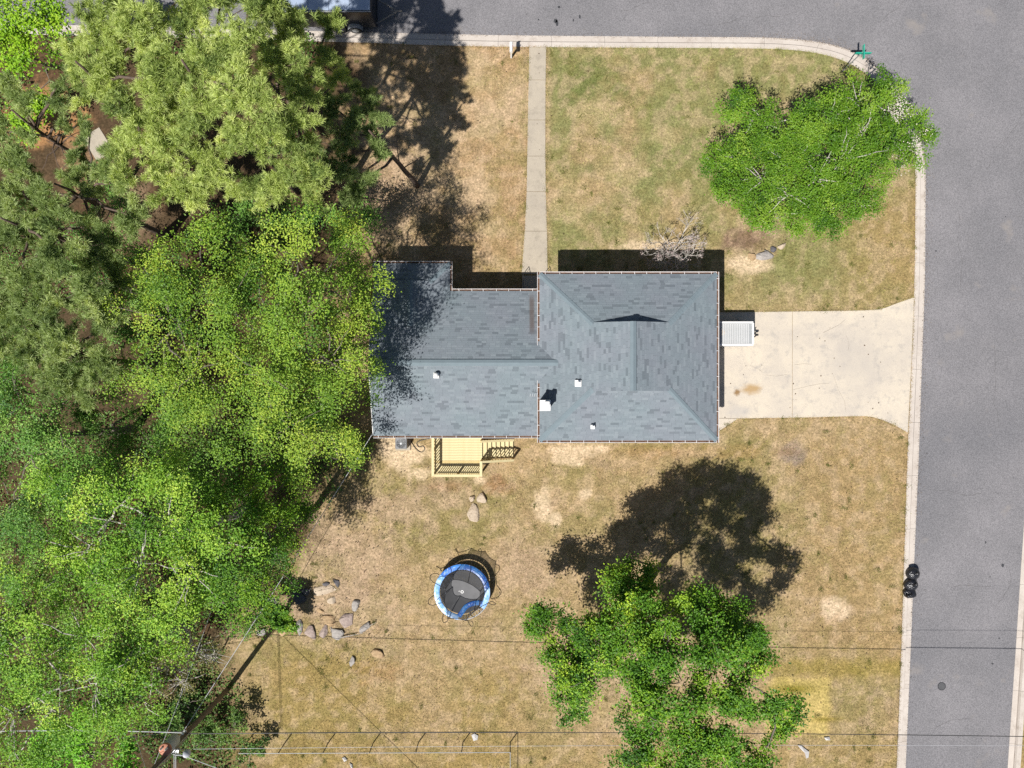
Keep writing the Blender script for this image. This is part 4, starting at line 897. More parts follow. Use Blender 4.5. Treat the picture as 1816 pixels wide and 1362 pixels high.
rocks = [(855, 885, 19, 19, .4, 'rock_pale', 'round whitish rock near the deck stairs'), (836.5, 884, 10, 12, 0, 'rock_pale', 'small pale stone beside the whitish rock near the deck'), (840, 911, 22, 33, .3, 'rock_pale', 'long pale boulder lying below the deck'),
 (480, 1070, 28, 32, .5, 'rock_grey', 'big grey slab rock at the wood edge by the bush'), (527, 1063, 26, 28, .2, 'rock_dark_or_shaded', 'cracked boulder coloured black for the pole shadow at the rock pile'), (543, 1049, 20, 17, .6, 'rock_dark_or_shaded', 'rock coloured dark grey for the pole shadow, touching the black boulder'), (574, 1047, 40, 20, .15, 'rock_pale', 'long cream slab at the top of the rock pile'),
 (595, 1035, 13, 15, .3, 'rock_dark_or_shaded', 'dark knobbly rock above the cream slab end'), (577, 1036, 14, 8, .1, 'rock_dark_or_shaded', 'thin dark rock behind the cream slab'), (589, 1067, 18, 15, .2, 'rock_pale', 'smooth round pale stone below the cream slab'), (568, 1083, 14, 9, -.3, 'rock_tan', 'flat tan stone half buried in the pile centre'),
 (631, 1074, 15, 22, -.3, 'rock_grey', 'upright grey rock with dark top at the pile edge'), (583, 1101, 25, 18, -.4, 'rock_tan', 'tan squarish rock in the lower row centre'), (613, 1101, 27, 25, .5, 'rock_pink', 'large mauve wedge rock in the lower row'), (647, 1114, 25, 14, .6, 'rock_grey', 'speckled grey oblong rock lying apart on the east'),
 (551, 1123, 20, 26, .1, 'rock_pink', 'broad pinkish rock in the bottom row, western one'), (573, 1121, 14, 26, -.4, 'rock_pink', 'narrow pinkish rock standing in the bottom row'), (598, 1124, 25, 23, .2, 'rock_grey', 'rounded grey white rock ending the bottom row'), (530, 1113, 11, 27, .05, 'rock_grey', 'tall thin grey rock beside the sapling'),
 (503, 1121, 18, 14, .4, 'rock_tan', 'buff rock under the sapling leaves'), (670, 1161, 22, 16, -.2, 'rock_tan', 'lone brown rock on the back lawn, larger one'), (626, 1173, 13, 19, -.3, 'rock_grey', 'lone small grey rock on the back lawn'), (462, 1121, 16, 15, .3, 'rock_grey', 'grey rock by the foot of the utility pole shadow'),
 (1356, 455, 31, 19, .05, 'rock_grey', 'large grey white rock below the front yard tree'), (1334, 454, 13, 16, .2, 'rock_tan', 'small orange tan rock beside the large front rock'), (1387, 432, 17, 15, .7, 'rock_pale', 'whitish rock at the tree bed corner'), (1372, 441, 11, 11, 0, 'rock_dark_or_shaded', 'small dark rock between two pale front rocks')]
for k, (px, py, w_, h_, rt, mt2, lb) in enumerate(rocks): rock(px, py, w_, h_, rt, mt2, lb, 100+k, .16 if 'flat' in lb or 'slab' in lb or 'smooth' in lb else .26)
# ------------------------------------------------------------------ litter in the back
def litter_(px, py, pts, label):
    p0 = P(px, py); mb = MB(); n = len(pts)
    top = [((x)/S, -(y)/S, R.uniform(.03, .09)) for x, y in pts]; mb.add(top+[(sum(p[0] for p in top)/n, sum(p[1] for p in top)/n, .12)], [(k, (k+1) % n, n) for k in range(n)]); mb.add([(p[0], p[1], .0) for p in top]+top, [(k, (k+1) % n, n+(k+1) % n, n+k) for k in range(n)])
    o = mb.build('plastic_scrap', simple('pale_plastic', (.5, .48, .46), (.4, .38, .36), 6, .6), None); o.location = (p0.x, p0.y, 0); tag(o, label, 'litter', 'pale scraps on the back lawn')
litter_(1424, 1330, [(-10, -9), (-3, -8), (3, -3), (10, 2), (9, 12), (5, 14), (3, 5), (-4, -2)], 'torn white plastic scrap under the big back tree')
litter_(842, 1306, [(-6, -3), (0, -6), (6, -2), (5, 5), (-2, 7)], 'white scrap just behind the wire fence')
litter_(611, 1346, [(-4, -3), (1, -4), (5, 1), (0, 4)], 'tiny white scrap inside the fence'); litter_(623, 1357, [(-3, -5), (2, -2), (3, 5), (0, 5)], 'thin white scrap at the bottom edge inside the fence'); litter_(1466, 1309, [(-5, -2), (4, -3), (6, 3), (-2, 3)], 'pale scrap on the straw yellow strip')
# ------------------------------------------------------------------ wire fence
fx = [437, 505, 582, 662, 742, 821, 905]; fz = 1.12
fe = empty('wire_fence', P(905, 1316), 'chain link fence with galvanised top rail at the back boundary', 'fence'); fo = Vector(fe.location)
def fpart(mb, nm, mat): o = mb.build(nm, mat, fe); o.matrix_parent_inverse = Matrix.Translation(-fo); return o
fp = [P(x, 1318-(x-437)*.004) for x in fx]; fp2 = [P(905, 1316+k*75) for k in (1, 2)]
chain = fp+fp2; dk = simple('dark_fence_post', (.09, .09, .09), (.06, .06, .06), 8, .5)
for k, p_ in enumerate(chain): fpart(MB().tube([(p_.x, p_.y, -.1), (p_.x, p_.y, fz)], .03, 8), 'post', dk)
for k in range(len(chain)-1):
    a, b2 = chain[k], chain[k+1]; fpart(MB().tube([(a.x, a.y, fz+.01), (b2.x, b2.y, fz+.01)], .02, 6), 'top_rail', MT['steel'] if k else MT['steel'])
    mb = MB(); d = b2-a; L_ = d.length; st_ = .12; h0, h1 = .06, fz-.02; n_ = int(L_/st_)
    for s in (1, -1):
        for j in range(-int((h1-h0)/st_), n_+1):
            x0 = j*st_; x1 = x0+(h1-h0); za, zb = (h0, h1) if s == 1 else (h1, h0)
            if x0 < 0: za += (zb-za)*(-x0)/(h1-h0); x0 = 0
            if x1 > L_: zb = za+(zb-za)*(L_-x0)/(x1-x0) if x1 > x0 else zb; x1 = L_
            if x1-x0 < .03: continue
            p0, p1 = a+d*(x0/L_), a+d*(x1/L_); n2 = Vector((0, 0, .004)); n3 = Vector((-d.y, d.x, 0)).normalized()*.002
            mb.add([(p0.x, p0.y, za-.002), (p1.x, p1.y, zb-.002), (p1.x, p1.y, zb+.002), (p0.x, p0.y, za+.002)], [(0, 1, 2, 3)])
    g = fpart(mb, 'chain_link_mesh', dk)
# ------------------------------------------------------------------ utility pole, transformer, lamp, wires
pb0 = P(405, 1221); up = empty('utility_pole', pb0, 'tall weathered utility pole with transformer beside the wood', 'utility pole')
def at_pole(px, py, z): return P(px, py, z)-pb0
MB().tube([(0, 0, -.2), (0, 0, 3), (0, 0, 7), (0, 0, 11.5)], [.14, .135, .125, .1], 14).build('pole_shaft', MT['pole'], up, True)
grey_e = simple('transformer_grey', (.42, .47, .5), (.36, .4, .43), 3, .4)
t0 = at_pole(292, 1328, 7.8); tcn = Vector((t0.x, t0.y, 0))
if tcn.length > .5: tcn = tcn.normalized()*.5
mb = MB(); mb.lathe([(.01, 6.75), (.26, 6.75), (.28, 6.8), (.28, 7.62), (.26, 7.68)], tcn, 20); tf = mb.build('transformer', grey_e, up, True)
mb = MB(); mb.lathe([(.29, 7.64), (.29, 7.72), (.25, 7.76), (.01, 7.78)], tcn, 20); mb.build('lid', simple('rusty_lid', (.5, .2, .12), (.36, .17, .11), 5, .8), tf, True)
for s in (-1, 1): MB().lathe([(.03, 7.7), (.05, 7.78), (.03, 7.82), (.05, 7.88), (.02, 7.96), (.005, 7.97)], tcn+Vector((.12*s, .1, 0)), 10).build('bushing', MT['white'], tf)
MB().box(tuple(tcn*.5+Vector((0, 0, 7.3))), (.1, .3, .1), math.atan2(tcn.y, tcn.x)).build('bracket', MT['steel'], up)
ln = at_pole(328, 1340, 7.3); mb = MB(); mb.tube([(0, 0, 7.0), (ln.x*.5, ln.y*.5, 7.25), (ln.x, ln.y, 7.3)], .03, 8); lm = mb.build('lamp_arm', MT['steel'], up)
mb = MB(); mb.lathe([(.02, 7.0), (.17, 7.02), (.19, 7.1), (.15, 7.24), (.07, 7.34), (.01, 7.36)], (ln.x, ln.y, 0), 18); mb.build('lamp_head', simple('lamp_grey', (.55, .55, .6), (.5, .5, .54), 5, .3), up, True)
mb = MB(); mb.box((0, 0, 10.4), (2.2, .1, .12)); mb.build('crossarm', MT['pole'], up)
mb = MB(); mb.box((.22, -.05, 6.75), (.3, .12, .2)); mb.tube([(.2, 0, 5.6), (.24, -.05, 8.8)], .025, 6); mb.tube([(.16, .05, 4.9), (.16, .05, 8.6)], .03, 6); mb.build('cable_riser', MT['steel'], up)
for z_ in (5.35, 5.6, 6.2): MB().lathe([(.02, z_-.06), (.06, z_-.04), (.06, z_+.04), (.02, z_+.06)], (.0, .17, 0), 10).build('insulator', MT['white'], up)
wm_l, wm_d = simple('pale_cable', (.55, .55, .57), (.45, .45, .47), 3, .4), simple('black_cable', (.03, .03, .03), (.045, .045, .045), 3, .5)
def wire(pts, r_, mat, label, sag=.0, n=16):
    a, b2 = Vector(pts[0]), Vector(pts[-1]); q = []
    for k in range(n+1): t = k/n; v_ = a.lerp(b2, t); v_.z -= sag*4*t*(1-t); q.append(v_)
    o = MB().tube(q, r_, 5).build('cable', mat); tag(o, label, 'cable', 'overhead cables at the utility pole')
pt = lambda z_, dx=0, dy=0: Vector((pb0.x+dx, pb0.y+dy, z_))
def end_(a, px, py, z_, far=1.0): e_ = P(px, py, z_); return a+(e_-a)*far
a = pt(5.6, .05, .17); wire([a, end_(a, 1750, 1313, 5.3, 1.5)], .02, wm_d, 'upper dark cable running east over the back lawn', .5, 30)
a = pt(7.0, .1, .12); wire([a, end_(a, 1816, 1328, 6.6, 1.4)], .008, wm_l, 'thin pale cable running east above the wire fence', .35, 30)
a = pt(6.1, 0, .15); hs_ = Vector((WX0+.2, WY0+.4, 2.9)); wire([a, hs_], .016, wm_l, 'pale service cable from pole to the house corner', .5)
a = pt(6.8, .1, -.1); wire([a, end_(a, 380, 1362, 6.2, 16)], .016, wm_l, 'pale cable slanting down southeast from the pole', .2)
a = pt(7.7, -.4, -.35); wire([a, a+(P(318, 1233, 6.5)-a)*3.0], .012, wm_l, 'pale cable from the transformer north into the trees', .3)
a = pt(5.5, -.1, .17); wire([a, end_(a, 240, 1300, 5.5, 6)], .02, wm_l, 'pale cable running west into the wood', .3)
a = pt(5.3, -.1, .17); wire([a, end_(a, 262, 1306, 5.3, 6)], .014, wm_d, 'dark cable running west below the pale one', .3)
a = pt(8.9, -.05, 0); wire([a, end_(a, 240, 1305, 5.0, 1.35)], .01, wm_l, 'steel guy strand slanting west from the pole top')
for dx in (.18, .26): a = pt(6.9, dx, -.05); wire([a, a+Vector((.12, -6, .2))], .014, wm_l, 'pale cable leaving south from the lamp, %s' % ('nearer the pole' if dx < .2 else 'farther from the pole'))
# ------------------------------------------------------------------ trees
def unit(a): return a/np.maximum(np.linalg.norm(a, axis=-1, keepdims=True), 1e-9)
def leaf_quads(cen, nor, size, rg, aspect=.62):
    n = len(cen); t = unit(np.cross(nor, rg.normal(size=(n, 3)))); b = np.cross(nor, t)
    L = size[:, None]*.5; W = L*aspect; f = nor*(W*.45)
    v = np.stack([cen-t*L, cen-b*W+f, cen+t*L, cen+b*W+f], 1).reshape(-1, 3)
    return v, np.arange(n*4).reshape(n, 4)
def limb(mb, a, b, r0, r1, rg, n=5, wob=.08, sides=6):
    a, b = np.array(a, float), np.array(b, float); L = np.linalg.norm(b-a); pts = []
    for k in range(n+1):
        t = k/n; p = a+(b-a)*t; p[2] += L*.10*math.sin(t*math.pi)*(1 if b[2] > a[2] else .3)
        if 0 < k < n: p += rg.normal(size=3)*L*wob*.35
        pts.append(tuple(p))
    mb.tube(pts, [r0+(r1-r0)*k/n for k in range(n+1)], sides); return pts
def broadleaf(name, label, base, lobes, leafm, barkm, leaf=.1, dens=1.0, trunk=.25, seed=1, per=190, clump=.7, twigs=.35, group=None, zs=.75, tintbias=0.0, cat='tree', lobew=1.0, extra=None):
    """lobes: (px, py, z, radius px) of the foliage masses, where they hang in space"""
    rg = np.random.default_rng(seed); b0 = P(*base); root = empty(name, b0, label, cat, group); bo = np.array(b0)
    mb = MB(); mb2 = MB(); C = []; CR = []; OUT = []; TI = []
    Ls = []
    for (px, py, z, r) in lobes:
        c = np.array(P(px, py, z)); Ls.append((c, PM(r, z)*lobew))
    top = max(c[2] for c, _ in Ls); mean = np.mean([c for c, _ in Ls], 0)
    fork = np.array([b0.x+(mean[0]-b0.x)*.25, b0.y+(mean[1]-b0.y)*.25, min(top*.38, min(c[2] for c, _ in Ls)*.75)])
    limb(mb, (b0.x, b0.y, -.15), fork, trunk, trunk*.75, rg, 5, .03, 9)
    nodes_ = [fork]
    lead = np.array([mean[0], mean[1], top*.8]); lp = limb(mb, fork, lead, trunk*.72, trunk*.28, rg, 5, .07, 8); nodes_ += [np.array(p) for p in lp[1:]]
    for c, r in Ls:
        dn = [np.linalg.norm(c-q)+max(0, q[2]-c[2])*1.5 for q in nodes_]; q = nodes_[int(np.argmin(dn))]
        tip = c-np.array([0, 0, r*.1]); sp = limb(mb, q, tip, trunk*.22, .022, rg, 5, .09, 6); nodes_.append(np.array(sp[3]))
        n = max(6, int(dens*2.0*(r/clump)**2)); nb_ = max(9, int(r*5))          # boughs radiating from the lobe's heart
        bd = unit(rg.normal(size=(nb_*3, 3))*np.array([1, 1, .8])); bd = bd[bd[:, 2] > -.45][:nb_]; nb_ = len(bd)
        bl = r*rg.uniform(.7, 1.2, nb_); bt = np.clip(rg.normal(.46+tintbias, .19, nb_), 0, 1); w_ = bl/bl.sum(); j_ = rg.choice(nb_, n, p=w_)
        s_ = .28+.72*rg.random(n)**.65; d = bd[j_]
        p = c+d*(bl[j_]*s_)[:, None]*np.array([1, 1, zs])+rg.normal(size=(n, 3))*np.array([.18, .18, .08])*r; p[:, 2] = np.maximum(p[:, 2], .25)
        TI.append(np.clip(bt[j_]+rg.normal(size=n)*.14, 0, 1))
        C.append(p); CR.append(np.full(len(p), clump)*rg.uniform(.65, 1.25, len(p))); OUT.append(d)
        for k in range(len(p)):
            if rg.random() < twigs:
                s0 = c+(p[k]-c)*rg.uniform(.0, .3); limb(mb2, s0, p[k], .028, .008, rg, 3, .12, 4)
    C = np.concatenate(C); CR = np.concatenate(CR); OUT = np.concatenate(OUT); N = len(C)
    o = mb.build('trunk', barkm, root, True); o.matrix_parent_inverse = Matrix.Translation(-Vector(b0))
    if mb2.v: o = mb2.build('twigs', barkm, root); o.matrix_parent_inverse = Matrix.Translation(-Vector(b0)); o['kind'] = 'stuff'
    idx = np.repeat(np.arange(N), per); m_ = len(idx)
    off = rg.normal(size=(m_, 3))*np.array([.46, .46, .2]); cen = C[idx]+off*CR[idx][:, None]
    nor = unit(OUT[idx]*.4+np.array([-.12, -.16, .8])+rg.normal(size=(m_, 3))*.45)
    sz = leaf*rg.uniform(.55, 1.4, m_)
    v, f = leaf_quads(cen, nor, sz, rg)
    ct = np.concatenate(TI)[idx]
    me = np_mesh('crown', v, f, leafm, fattr={'rnd': rg.random(m_), 'tint': ct})
    o = link('crown', me, root); o.matrix_parent_inverse = Matrix.Translation(-Vector(b0))
    if extra:                                            # blossom sprays at given places
        cc = np.concatenate([np.array(P(px, py, z))+rg.normal(size=(n_, 3))*np.array([r/31*.5, r/31*.5, .3]) for px, py, z, r, n_ in extra])
        v, f = leaf_quads(cc, unit(np.array([0, 0, .9])+rg.normal(size=cc.shape)*.4), rg.uniform(.04, .08, len(cc)), rg, 1.0)
        o = link('blossom', np_mesh('blossom', v, f, MT['blossom']), root); o.matrix_parent_inverse = Matrix.Translation(-Vector(b0))
    return root
def pine(name, label, base, lobes, leafm, seed=1, trunk=.2, top=None, tuft=.21, cov=4.6, needles=34, group=None, bare=0):
    rg = np.random.default_rng(seed); b0 = P(*base); root = empty(name, b0, label, 'pine tree', group); mb = MB()
    Ls = [(np.array(P(px, py, z)), PM(r, z)) for px, py, z, r in lobes]
    zt = top or max(c[2] for c, _ in Ls)+.6; mean = np.mean([c for c, _ in Ls], 0)
    tp = np.array([b0.x+(mean[0]-b0.x)*.5, b0.y+(mean[1]-b0.y)*.5, zt])
    spine = limb(mb, (b0.x, b0.y, -.2), tp, trunk, .04, rg, 8, .012, 9); spine = np.array(spine)
    A = []; AX = []; TT = []
    for c, r in Ls:
        zz = np.clip(c[2]-np.linalg.norm(c[:2]-b0.xy)*.35, zt*.3, zt*.97); q = np.array([np.interp(zz, spine[:, 2], spine[:, k]) for k in range(3)])
        limb(mb, q, c, .075, .03, rg, 5, .06, 6)
        nb_ = max(5, int(r*r*7)); d = unit(rg.normal(size=(nb_*2, 3))*np.array([1, 1, .55])); d = d[d[:, 2] > -.3][:nb_]
        for dd in d:                                     # branchlets, each carrying a spray of tufts
            e = c+dd*r*rg.uniform(.5, 1.05)*np.array([1, 1, .7]); limb(mb, c+(e-c)*.15, e, .022, .008, rg, 3, .1, 4)
            nt_ = max(3, int(cov*r*r*math.pi/.11/nb_*rg.uniform(.7, 1.3)))
            s = rg.random(nt_)**.6; p = c+(e-c)*s[:, None]+rg.normal(size=(nt_, 3))*np.array([.24, .24, .12])*r*.55; p[:, 2] += .1
            A.append(p); AX.append(unit(dd*.6+np.array([0, 0, .85])+rg.normal(size=(nt_, 3))*.35)); TT.append(np.full(nt_, np.clip(rg.normal(.5, .22), 0, 1)))
    for k in range(bare):                                # dead snags low on the trunk
        z_ = zt*rg.uniform(.35, .75); a = rg.uniform(0, 6.28); q = np.array([np.interp(z_, spine[:, 2], spine[:, j]) for j in range(3)]); limb(mb, q, q+np.array([math.cos(a)*1.4, math.sin(a)*1.4, .2]), .035, .01, rg, 4, .1, 5)
    A = np.concatenate(A); AX = np.concatenate(AX); TT = np.concatenate(TT); n = len(A); idx = np.repeat(np.arange(n), needles); m_ = len(idx)
    ax = AX[idx]; per_ = unit(np.cross(ax, rg.normal(size=(m_, 3)))); th = np.arccos(1-rg.random(m_)*.95)
    d = ax*np.cos(th)[:, None]+per_*np.sin(th)[:, None]; L = tuft*rg.uniform(.75, 1.2, m_)*(rg.uniform(.8, 1.2, n)[idx])
    w = np.cross(d, rg.normal(size=(m_, 3))); w = unit(w)*.0115
    st = A[idx]+d*.015; v = np.stack([st-w, st+w, st+d*L[:, None]+w*.35, st+d*L[:, None]-w*.35], 1).reshape(-1, 3)
    o = mb.build('trunk', MT['bark_pine'], root, True); o.matrix_parent_inverse = Matrix.Translation(-Vector(b0))
    me = np_mesh('crown', v, np.arange(m_*4).reshape(m_, 4), leafm, fattr={'rnd': rg.random(m_), 'tint': TT[idx]})
    o = link('crown', me, root); o.matrix_parent_inverse = Matrix.Translation(-Vector(b0))
    return root
def lf(name, d, m_, l, tr=.2, k=1.6): return leaf_mat(name, al(*d, k=k*.9), al(*m_, k=k), al(*l, k=k*1.1), tr)
MT['gum'] = lf('sweetgum_leaf', (58, 106, 36), (128, 162, 52), (182, 194, 76), k=1.55)
MT['oak'] = lf('oak_leaf', (50, 100, 32), (122, 166, 48), (188, 208, 84), k=1.6)
MT['oak_dark'] = lf('dark_oak_leaf', (58, 104, 42), (106, 150, 60), (168, 196, 98))
MT['pear'] = lf('pear_leaf', (60, 108, 22), (112, 158, 34), (168, 196, 70), k=1.15)
MT['maple'] = lf('maple_leaf', (46, 94, 24), (102, 150, 36), (180, 206, 62), k=1.4)
MT['lime'] = lf('lime_green_leaf', (96, 148, 24), (146, 188, 38), (194, 214, 74), k=1.4)
MT['bush'] = lf('bush_leaf', (70, 134, 28), (118, 182, 42), (170, 212, 80))
MT['drab'] = lf('drab_olive_leaf', (96, 104, 54), (142, 138, 82), (184, 172, 118))
MT['under'] = lf('undergrowth_leaf', (52, 84, 34), (88, 122, 50), (134, 154, 74))
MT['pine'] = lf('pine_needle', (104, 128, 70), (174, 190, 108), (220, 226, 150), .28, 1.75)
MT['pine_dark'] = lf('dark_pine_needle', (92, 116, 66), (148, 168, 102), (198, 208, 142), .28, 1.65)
MT['blossom'] = simple('pale_blossom', (.6, .55, .48), (.48, .42, .36), 6, .7)
wood = 'trees of the wood west of the house'
# pines
pine('pine_tree', 'tall grey green pine at the northwest, western of the big trio', (395, 330), [(185, 50, 13.5, 62), (262, 55, 14, 62), (205, 135, 13.5, 60), (285, 135, 14.5, 64), (240, 210, 13.5, 58), (300, 255, 13, 55), (225, 285, 12, 50), (290, 325, 11.5, 52), (160, 175, 11, 38), (215, -20, 13, 60), (150, 110, 12, 45), (330, -15, 13, 55)], MT['pine'], 21, group=wood, bare=3)
pine('pine_tree', 'tall grey green pine in the middle of the big trio', (530, 340), [(350, 25, 13.5, 62), (420, 85, 14.5, 64), (360, 120, 14.5, 60), (440, 165, 15, 62), (370, 205, 14, 56), (455, 240, 13.5, 56), (385, 280, 12.5, 54), (330, 190, 13, 50), (440, 10, 13, 60), (350, 335, 11, 45), (390, -25, 13, 50), (480, -20, 12.5, 55)], MT['pine'], 22, group=wood, bare=3)
pine('pine_tree', 'tall grey green pine nearest the street, eastern of the big trio', (610, 330), [(505, 45, 12, 58), (490, 120, 13, 58), (535, 165, 12.5, 50), (520, 225, 12.5, 55), (555, 285, 11.5, 50), (495, 310, 11.5, 55), (440, 345, 11, 45), (545, 335, 10.5, 42), (582, 95, 10.5, 28), (585, 45, 10.5, 32), (598, 140, 9.5, 26), (570, 130, 10, 28)], MT['pine'], 23, group=wood, bare=4)
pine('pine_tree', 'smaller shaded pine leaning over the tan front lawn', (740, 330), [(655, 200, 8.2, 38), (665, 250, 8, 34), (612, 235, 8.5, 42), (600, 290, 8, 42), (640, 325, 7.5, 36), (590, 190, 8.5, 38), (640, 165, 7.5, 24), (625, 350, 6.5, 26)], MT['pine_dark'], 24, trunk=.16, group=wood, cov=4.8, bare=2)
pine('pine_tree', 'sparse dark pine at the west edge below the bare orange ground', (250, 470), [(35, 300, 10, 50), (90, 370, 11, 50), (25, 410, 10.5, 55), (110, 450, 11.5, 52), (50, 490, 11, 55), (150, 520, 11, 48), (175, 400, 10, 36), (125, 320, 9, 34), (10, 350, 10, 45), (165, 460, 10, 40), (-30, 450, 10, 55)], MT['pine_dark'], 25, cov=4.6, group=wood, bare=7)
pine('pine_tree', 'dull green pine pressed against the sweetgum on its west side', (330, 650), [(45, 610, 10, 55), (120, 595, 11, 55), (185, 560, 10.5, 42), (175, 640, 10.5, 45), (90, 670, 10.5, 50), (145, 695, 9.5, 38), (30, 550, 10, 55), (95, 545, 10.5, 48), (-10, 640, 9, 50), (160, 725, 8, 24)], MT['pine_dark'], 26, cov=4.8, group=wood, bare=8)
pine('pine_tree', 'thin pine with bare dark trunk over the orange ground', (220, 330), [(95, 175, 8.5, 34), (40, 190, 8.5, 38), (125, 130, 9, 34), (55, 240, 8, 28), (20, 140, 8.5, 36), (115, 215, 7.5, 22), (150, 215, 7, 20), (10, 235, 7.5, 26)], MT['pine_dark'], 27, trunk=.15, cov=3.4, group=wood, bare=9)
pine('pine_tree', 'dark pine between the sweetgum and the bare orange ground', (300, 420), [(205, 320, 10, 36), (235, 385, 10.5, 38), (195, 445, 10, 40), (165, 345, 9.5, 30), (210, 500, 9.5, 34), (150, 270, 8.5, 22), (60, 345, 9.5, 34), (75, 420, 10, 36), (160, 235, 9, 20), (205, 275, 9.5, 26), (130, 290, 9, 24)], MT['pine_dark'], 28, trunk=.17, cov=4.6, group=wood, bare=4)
# broadleaf wood
broadleaf('sweetgum_tree', 'big yellow green sweetgum overhanging the west end of the roof', (590, 640), [(285, 470, 9.5, 74), (355, 430, 10, 60), (525, 455, 11.2, 70), (605, 445, 9, 44), (618, 540, 10.6, 62), (550, 555, 12.2, 80), (395, 550, 11.2, 76), (305, 565, 10.6, 84), (250, 640, 9.5, 60), (345, 660, 11, 90), (475, 665, 12, 90), (585, 640, 10.8, 74), (640, 615, 7, 46), (655, 545, 6.6, 38), (640, 690, 6.6, 44), (615, 500, 7.5, 48), (515, 755, 9.6, 72), (590, 750, 8, 58), (430, 770, 9.6, 62), (310, 740, 9.4, 60), (600, 815, 5.6, 34), (545, 815, 7, 40), (450, 470, 8.5, 50), (455, 590, 9, 50), (488, 548, 10.2, 56), (560, 700, 9, 56), (620, 410, 7, 30)],
          MT['gum'], MT['bark'], .092, 1.75, .3, 31, group=wood)
broadleaf('oak_tree', 'dark green oak crown at the west edge below the pines', (240, 760), [(40, 720, 9.5, 80), (105, 765, 9.5, 70), (55, 810, 9, 80), (20, 890, 8.8, 72), (128, 700, 8.2, 46), (-40, 780, 9, 80), (85, 870, 7.5, 50), (10, 660, 8, 50)], MT['oak_dark'], MT['bark'], .1, 1.45, .24, 32, group=wood)
broadleaf('oak_tree', 'broad bright green oak in the middle of the west wood', (440, 900), [(135, 900, 10.2, 80), (230, 875, 10.6, 78), (170, 975, 10.4, 84), (300, 925, 10.8, 88), (250, 1010, 11, 92), (340, 1010, 10.4, 80), (310, 1080, 10, 74), (395, 960, 9.8, 72), (110, 1020, 9.5, 62), (220, 1085, 9.6, 66), (310, 850, 9, 50)], MT['oak'], MT['bark_pale'], .1, 1.45, .28, 33, group=wood)
broadleaf('oak_tree', 'green oak at the wood edge facing the back lawn', (560, 900), [(430, 885, 8.2, 66), (480, 945, 7.6, 60), (420, 1010, 8.4, 66), (488, 880, 7, 46), (500, 1010, 6, 42), (455, 1060, 6.5, 46), (515, 950, 6.2, 30), (400, 1070, 7.8, 52), (370, 870, 8.6, 60), (535, 905, 5, 18)], MT['maple'], MT['bark'], .095, 1.45, .2, 34, group=wood)
broadleaf('oak_tree', 'dense green oak filling the southwest corner', (330, 1110), [(45, 1075, 10, 84), (150, 1130, 10.4, 86), (65, 1170, 10.2, 84), (170, 1215, 9.6, 82), (245, 1160, 9, 66), (25, 1265, 9.4, 82), (105, 1275, 9, 76), (250, 1240, 7.5, 52), (-30, 1150, 9.5, 70), (20, 1350, 8.5, 70), (200, 1290, 7, 52)], MT['oak'], MT['bark_pale'], .1, 1.45, .26, 35, group=wood)
for k, ((bx, by), lbs, lb) in enumerate([((215, 745), [(150, 745, 4.5, 46), (205, 790, 4.5, 46), (180, 840, 5, 46), (245, 760, 4, 40), (290, 800, 4.5, 44)], 'shaded understory tree in the dark gap below the sweetgum'),
        ((140, 900), [(40, 960, 5.5, 60), (20, 1010, 5, 50), (75, 930, 5, 50), (200, 930, 5, 60), (120, 1090, 5, 60)], 'low understory tree at the west edge under the oaks'),
        ((400, 820), [(340, 820, 5.5, 50), (390, 840, 5.5, 50), (450, 850, 5.5, 46), (350, 870, 5, 50), (500, 830, 5, 36)], 'understory tree between the sweetgum and the bright oak'),
        ((560, 400), [(600, 395, 4.5, 34), (560, 380, 5, 40), (470, 390, 6, 44), (410, 395, 6, 44), (640, 380, 3.5, 22)], 'understory tree between the pines and the sweetgum'),
        ((330, 540), [(215, 500, 6.5, 50), (225, 580, 6.5, 50), (205, 680, 6, 50), (240, 440, 6, 36), (140, 640, 6, 46), (70, 570, 6, 50), (165, 345, 4.5, 38), (195, 415, 5, 42), (120, 400, 4.5, 40), (225, 345, 4.5, 30), (150, 470, 5, 40), (90, 640, 6, 44), (30, 480, 5, 44)], 'understory tree west of the sweetgum among pines')]):
    broadleaf('understory_tree', lb, (bx, by), lbs, MT['oak_dark'], MT['bark'], .1, 1.1, .1, 70+k, group=wood)
broadleaf('leafy_shrub', 'vivid green shrub at the bottom edge left of the pole', (190, 1320), [(105, 1350, 4, 60), (170, 1345, 4.2, 58), (225, 1350, 3.4, 40), (140, 1310, 4.4, 40)], MT['bush'], MT['bark'], .16, 1.2, .1, 36, group=wood, cat='shrub')
broadleaf('half_bare_shrub', 'half bare olive brown shrub beside the utility pole', (395, 1150), [(345, 1150, 4.6, 58), (300, 1180, 4.4, 46), (385, 1165, 3.6, 36), (330, 1205, 3.6, 36), (270, 1215, 3.8, 36)], MT['drab'], MT['bark_pale'], .075, 1.6, .05, 37, per=34, twigs=1.0, clump=.42, group=wood, cat='shrub')
broadleaf('lime_tree', 'lime green young tree in the top corner by the pines', (130, 130), [(20, 30, 6.2, 52), (75, 45, 6.5, 48), (60, 100, 5.8, 36), (100, 10, 6, 40), (10, 95, 5.2, 30), (60, 190, 2.2, 20), (45, 215, 1.6, 14)], MT['lime'], MT['bark'], .15, .9, .14, 38, group=wood)
broadleaf('sapling', 'small bright sapling growing among the yard rocks', (492, 1104), [(485, 1100, 1.7, 17), (505, 1104, 1.6, 16), (492, 1088, 1.9, 14), (516, 1108, 1.2, 10), (476, 1082, 1.7, 10)], MT['maple'], MT['bark'], .12, 1.4, .04, 39, clump=.3, group=wood)
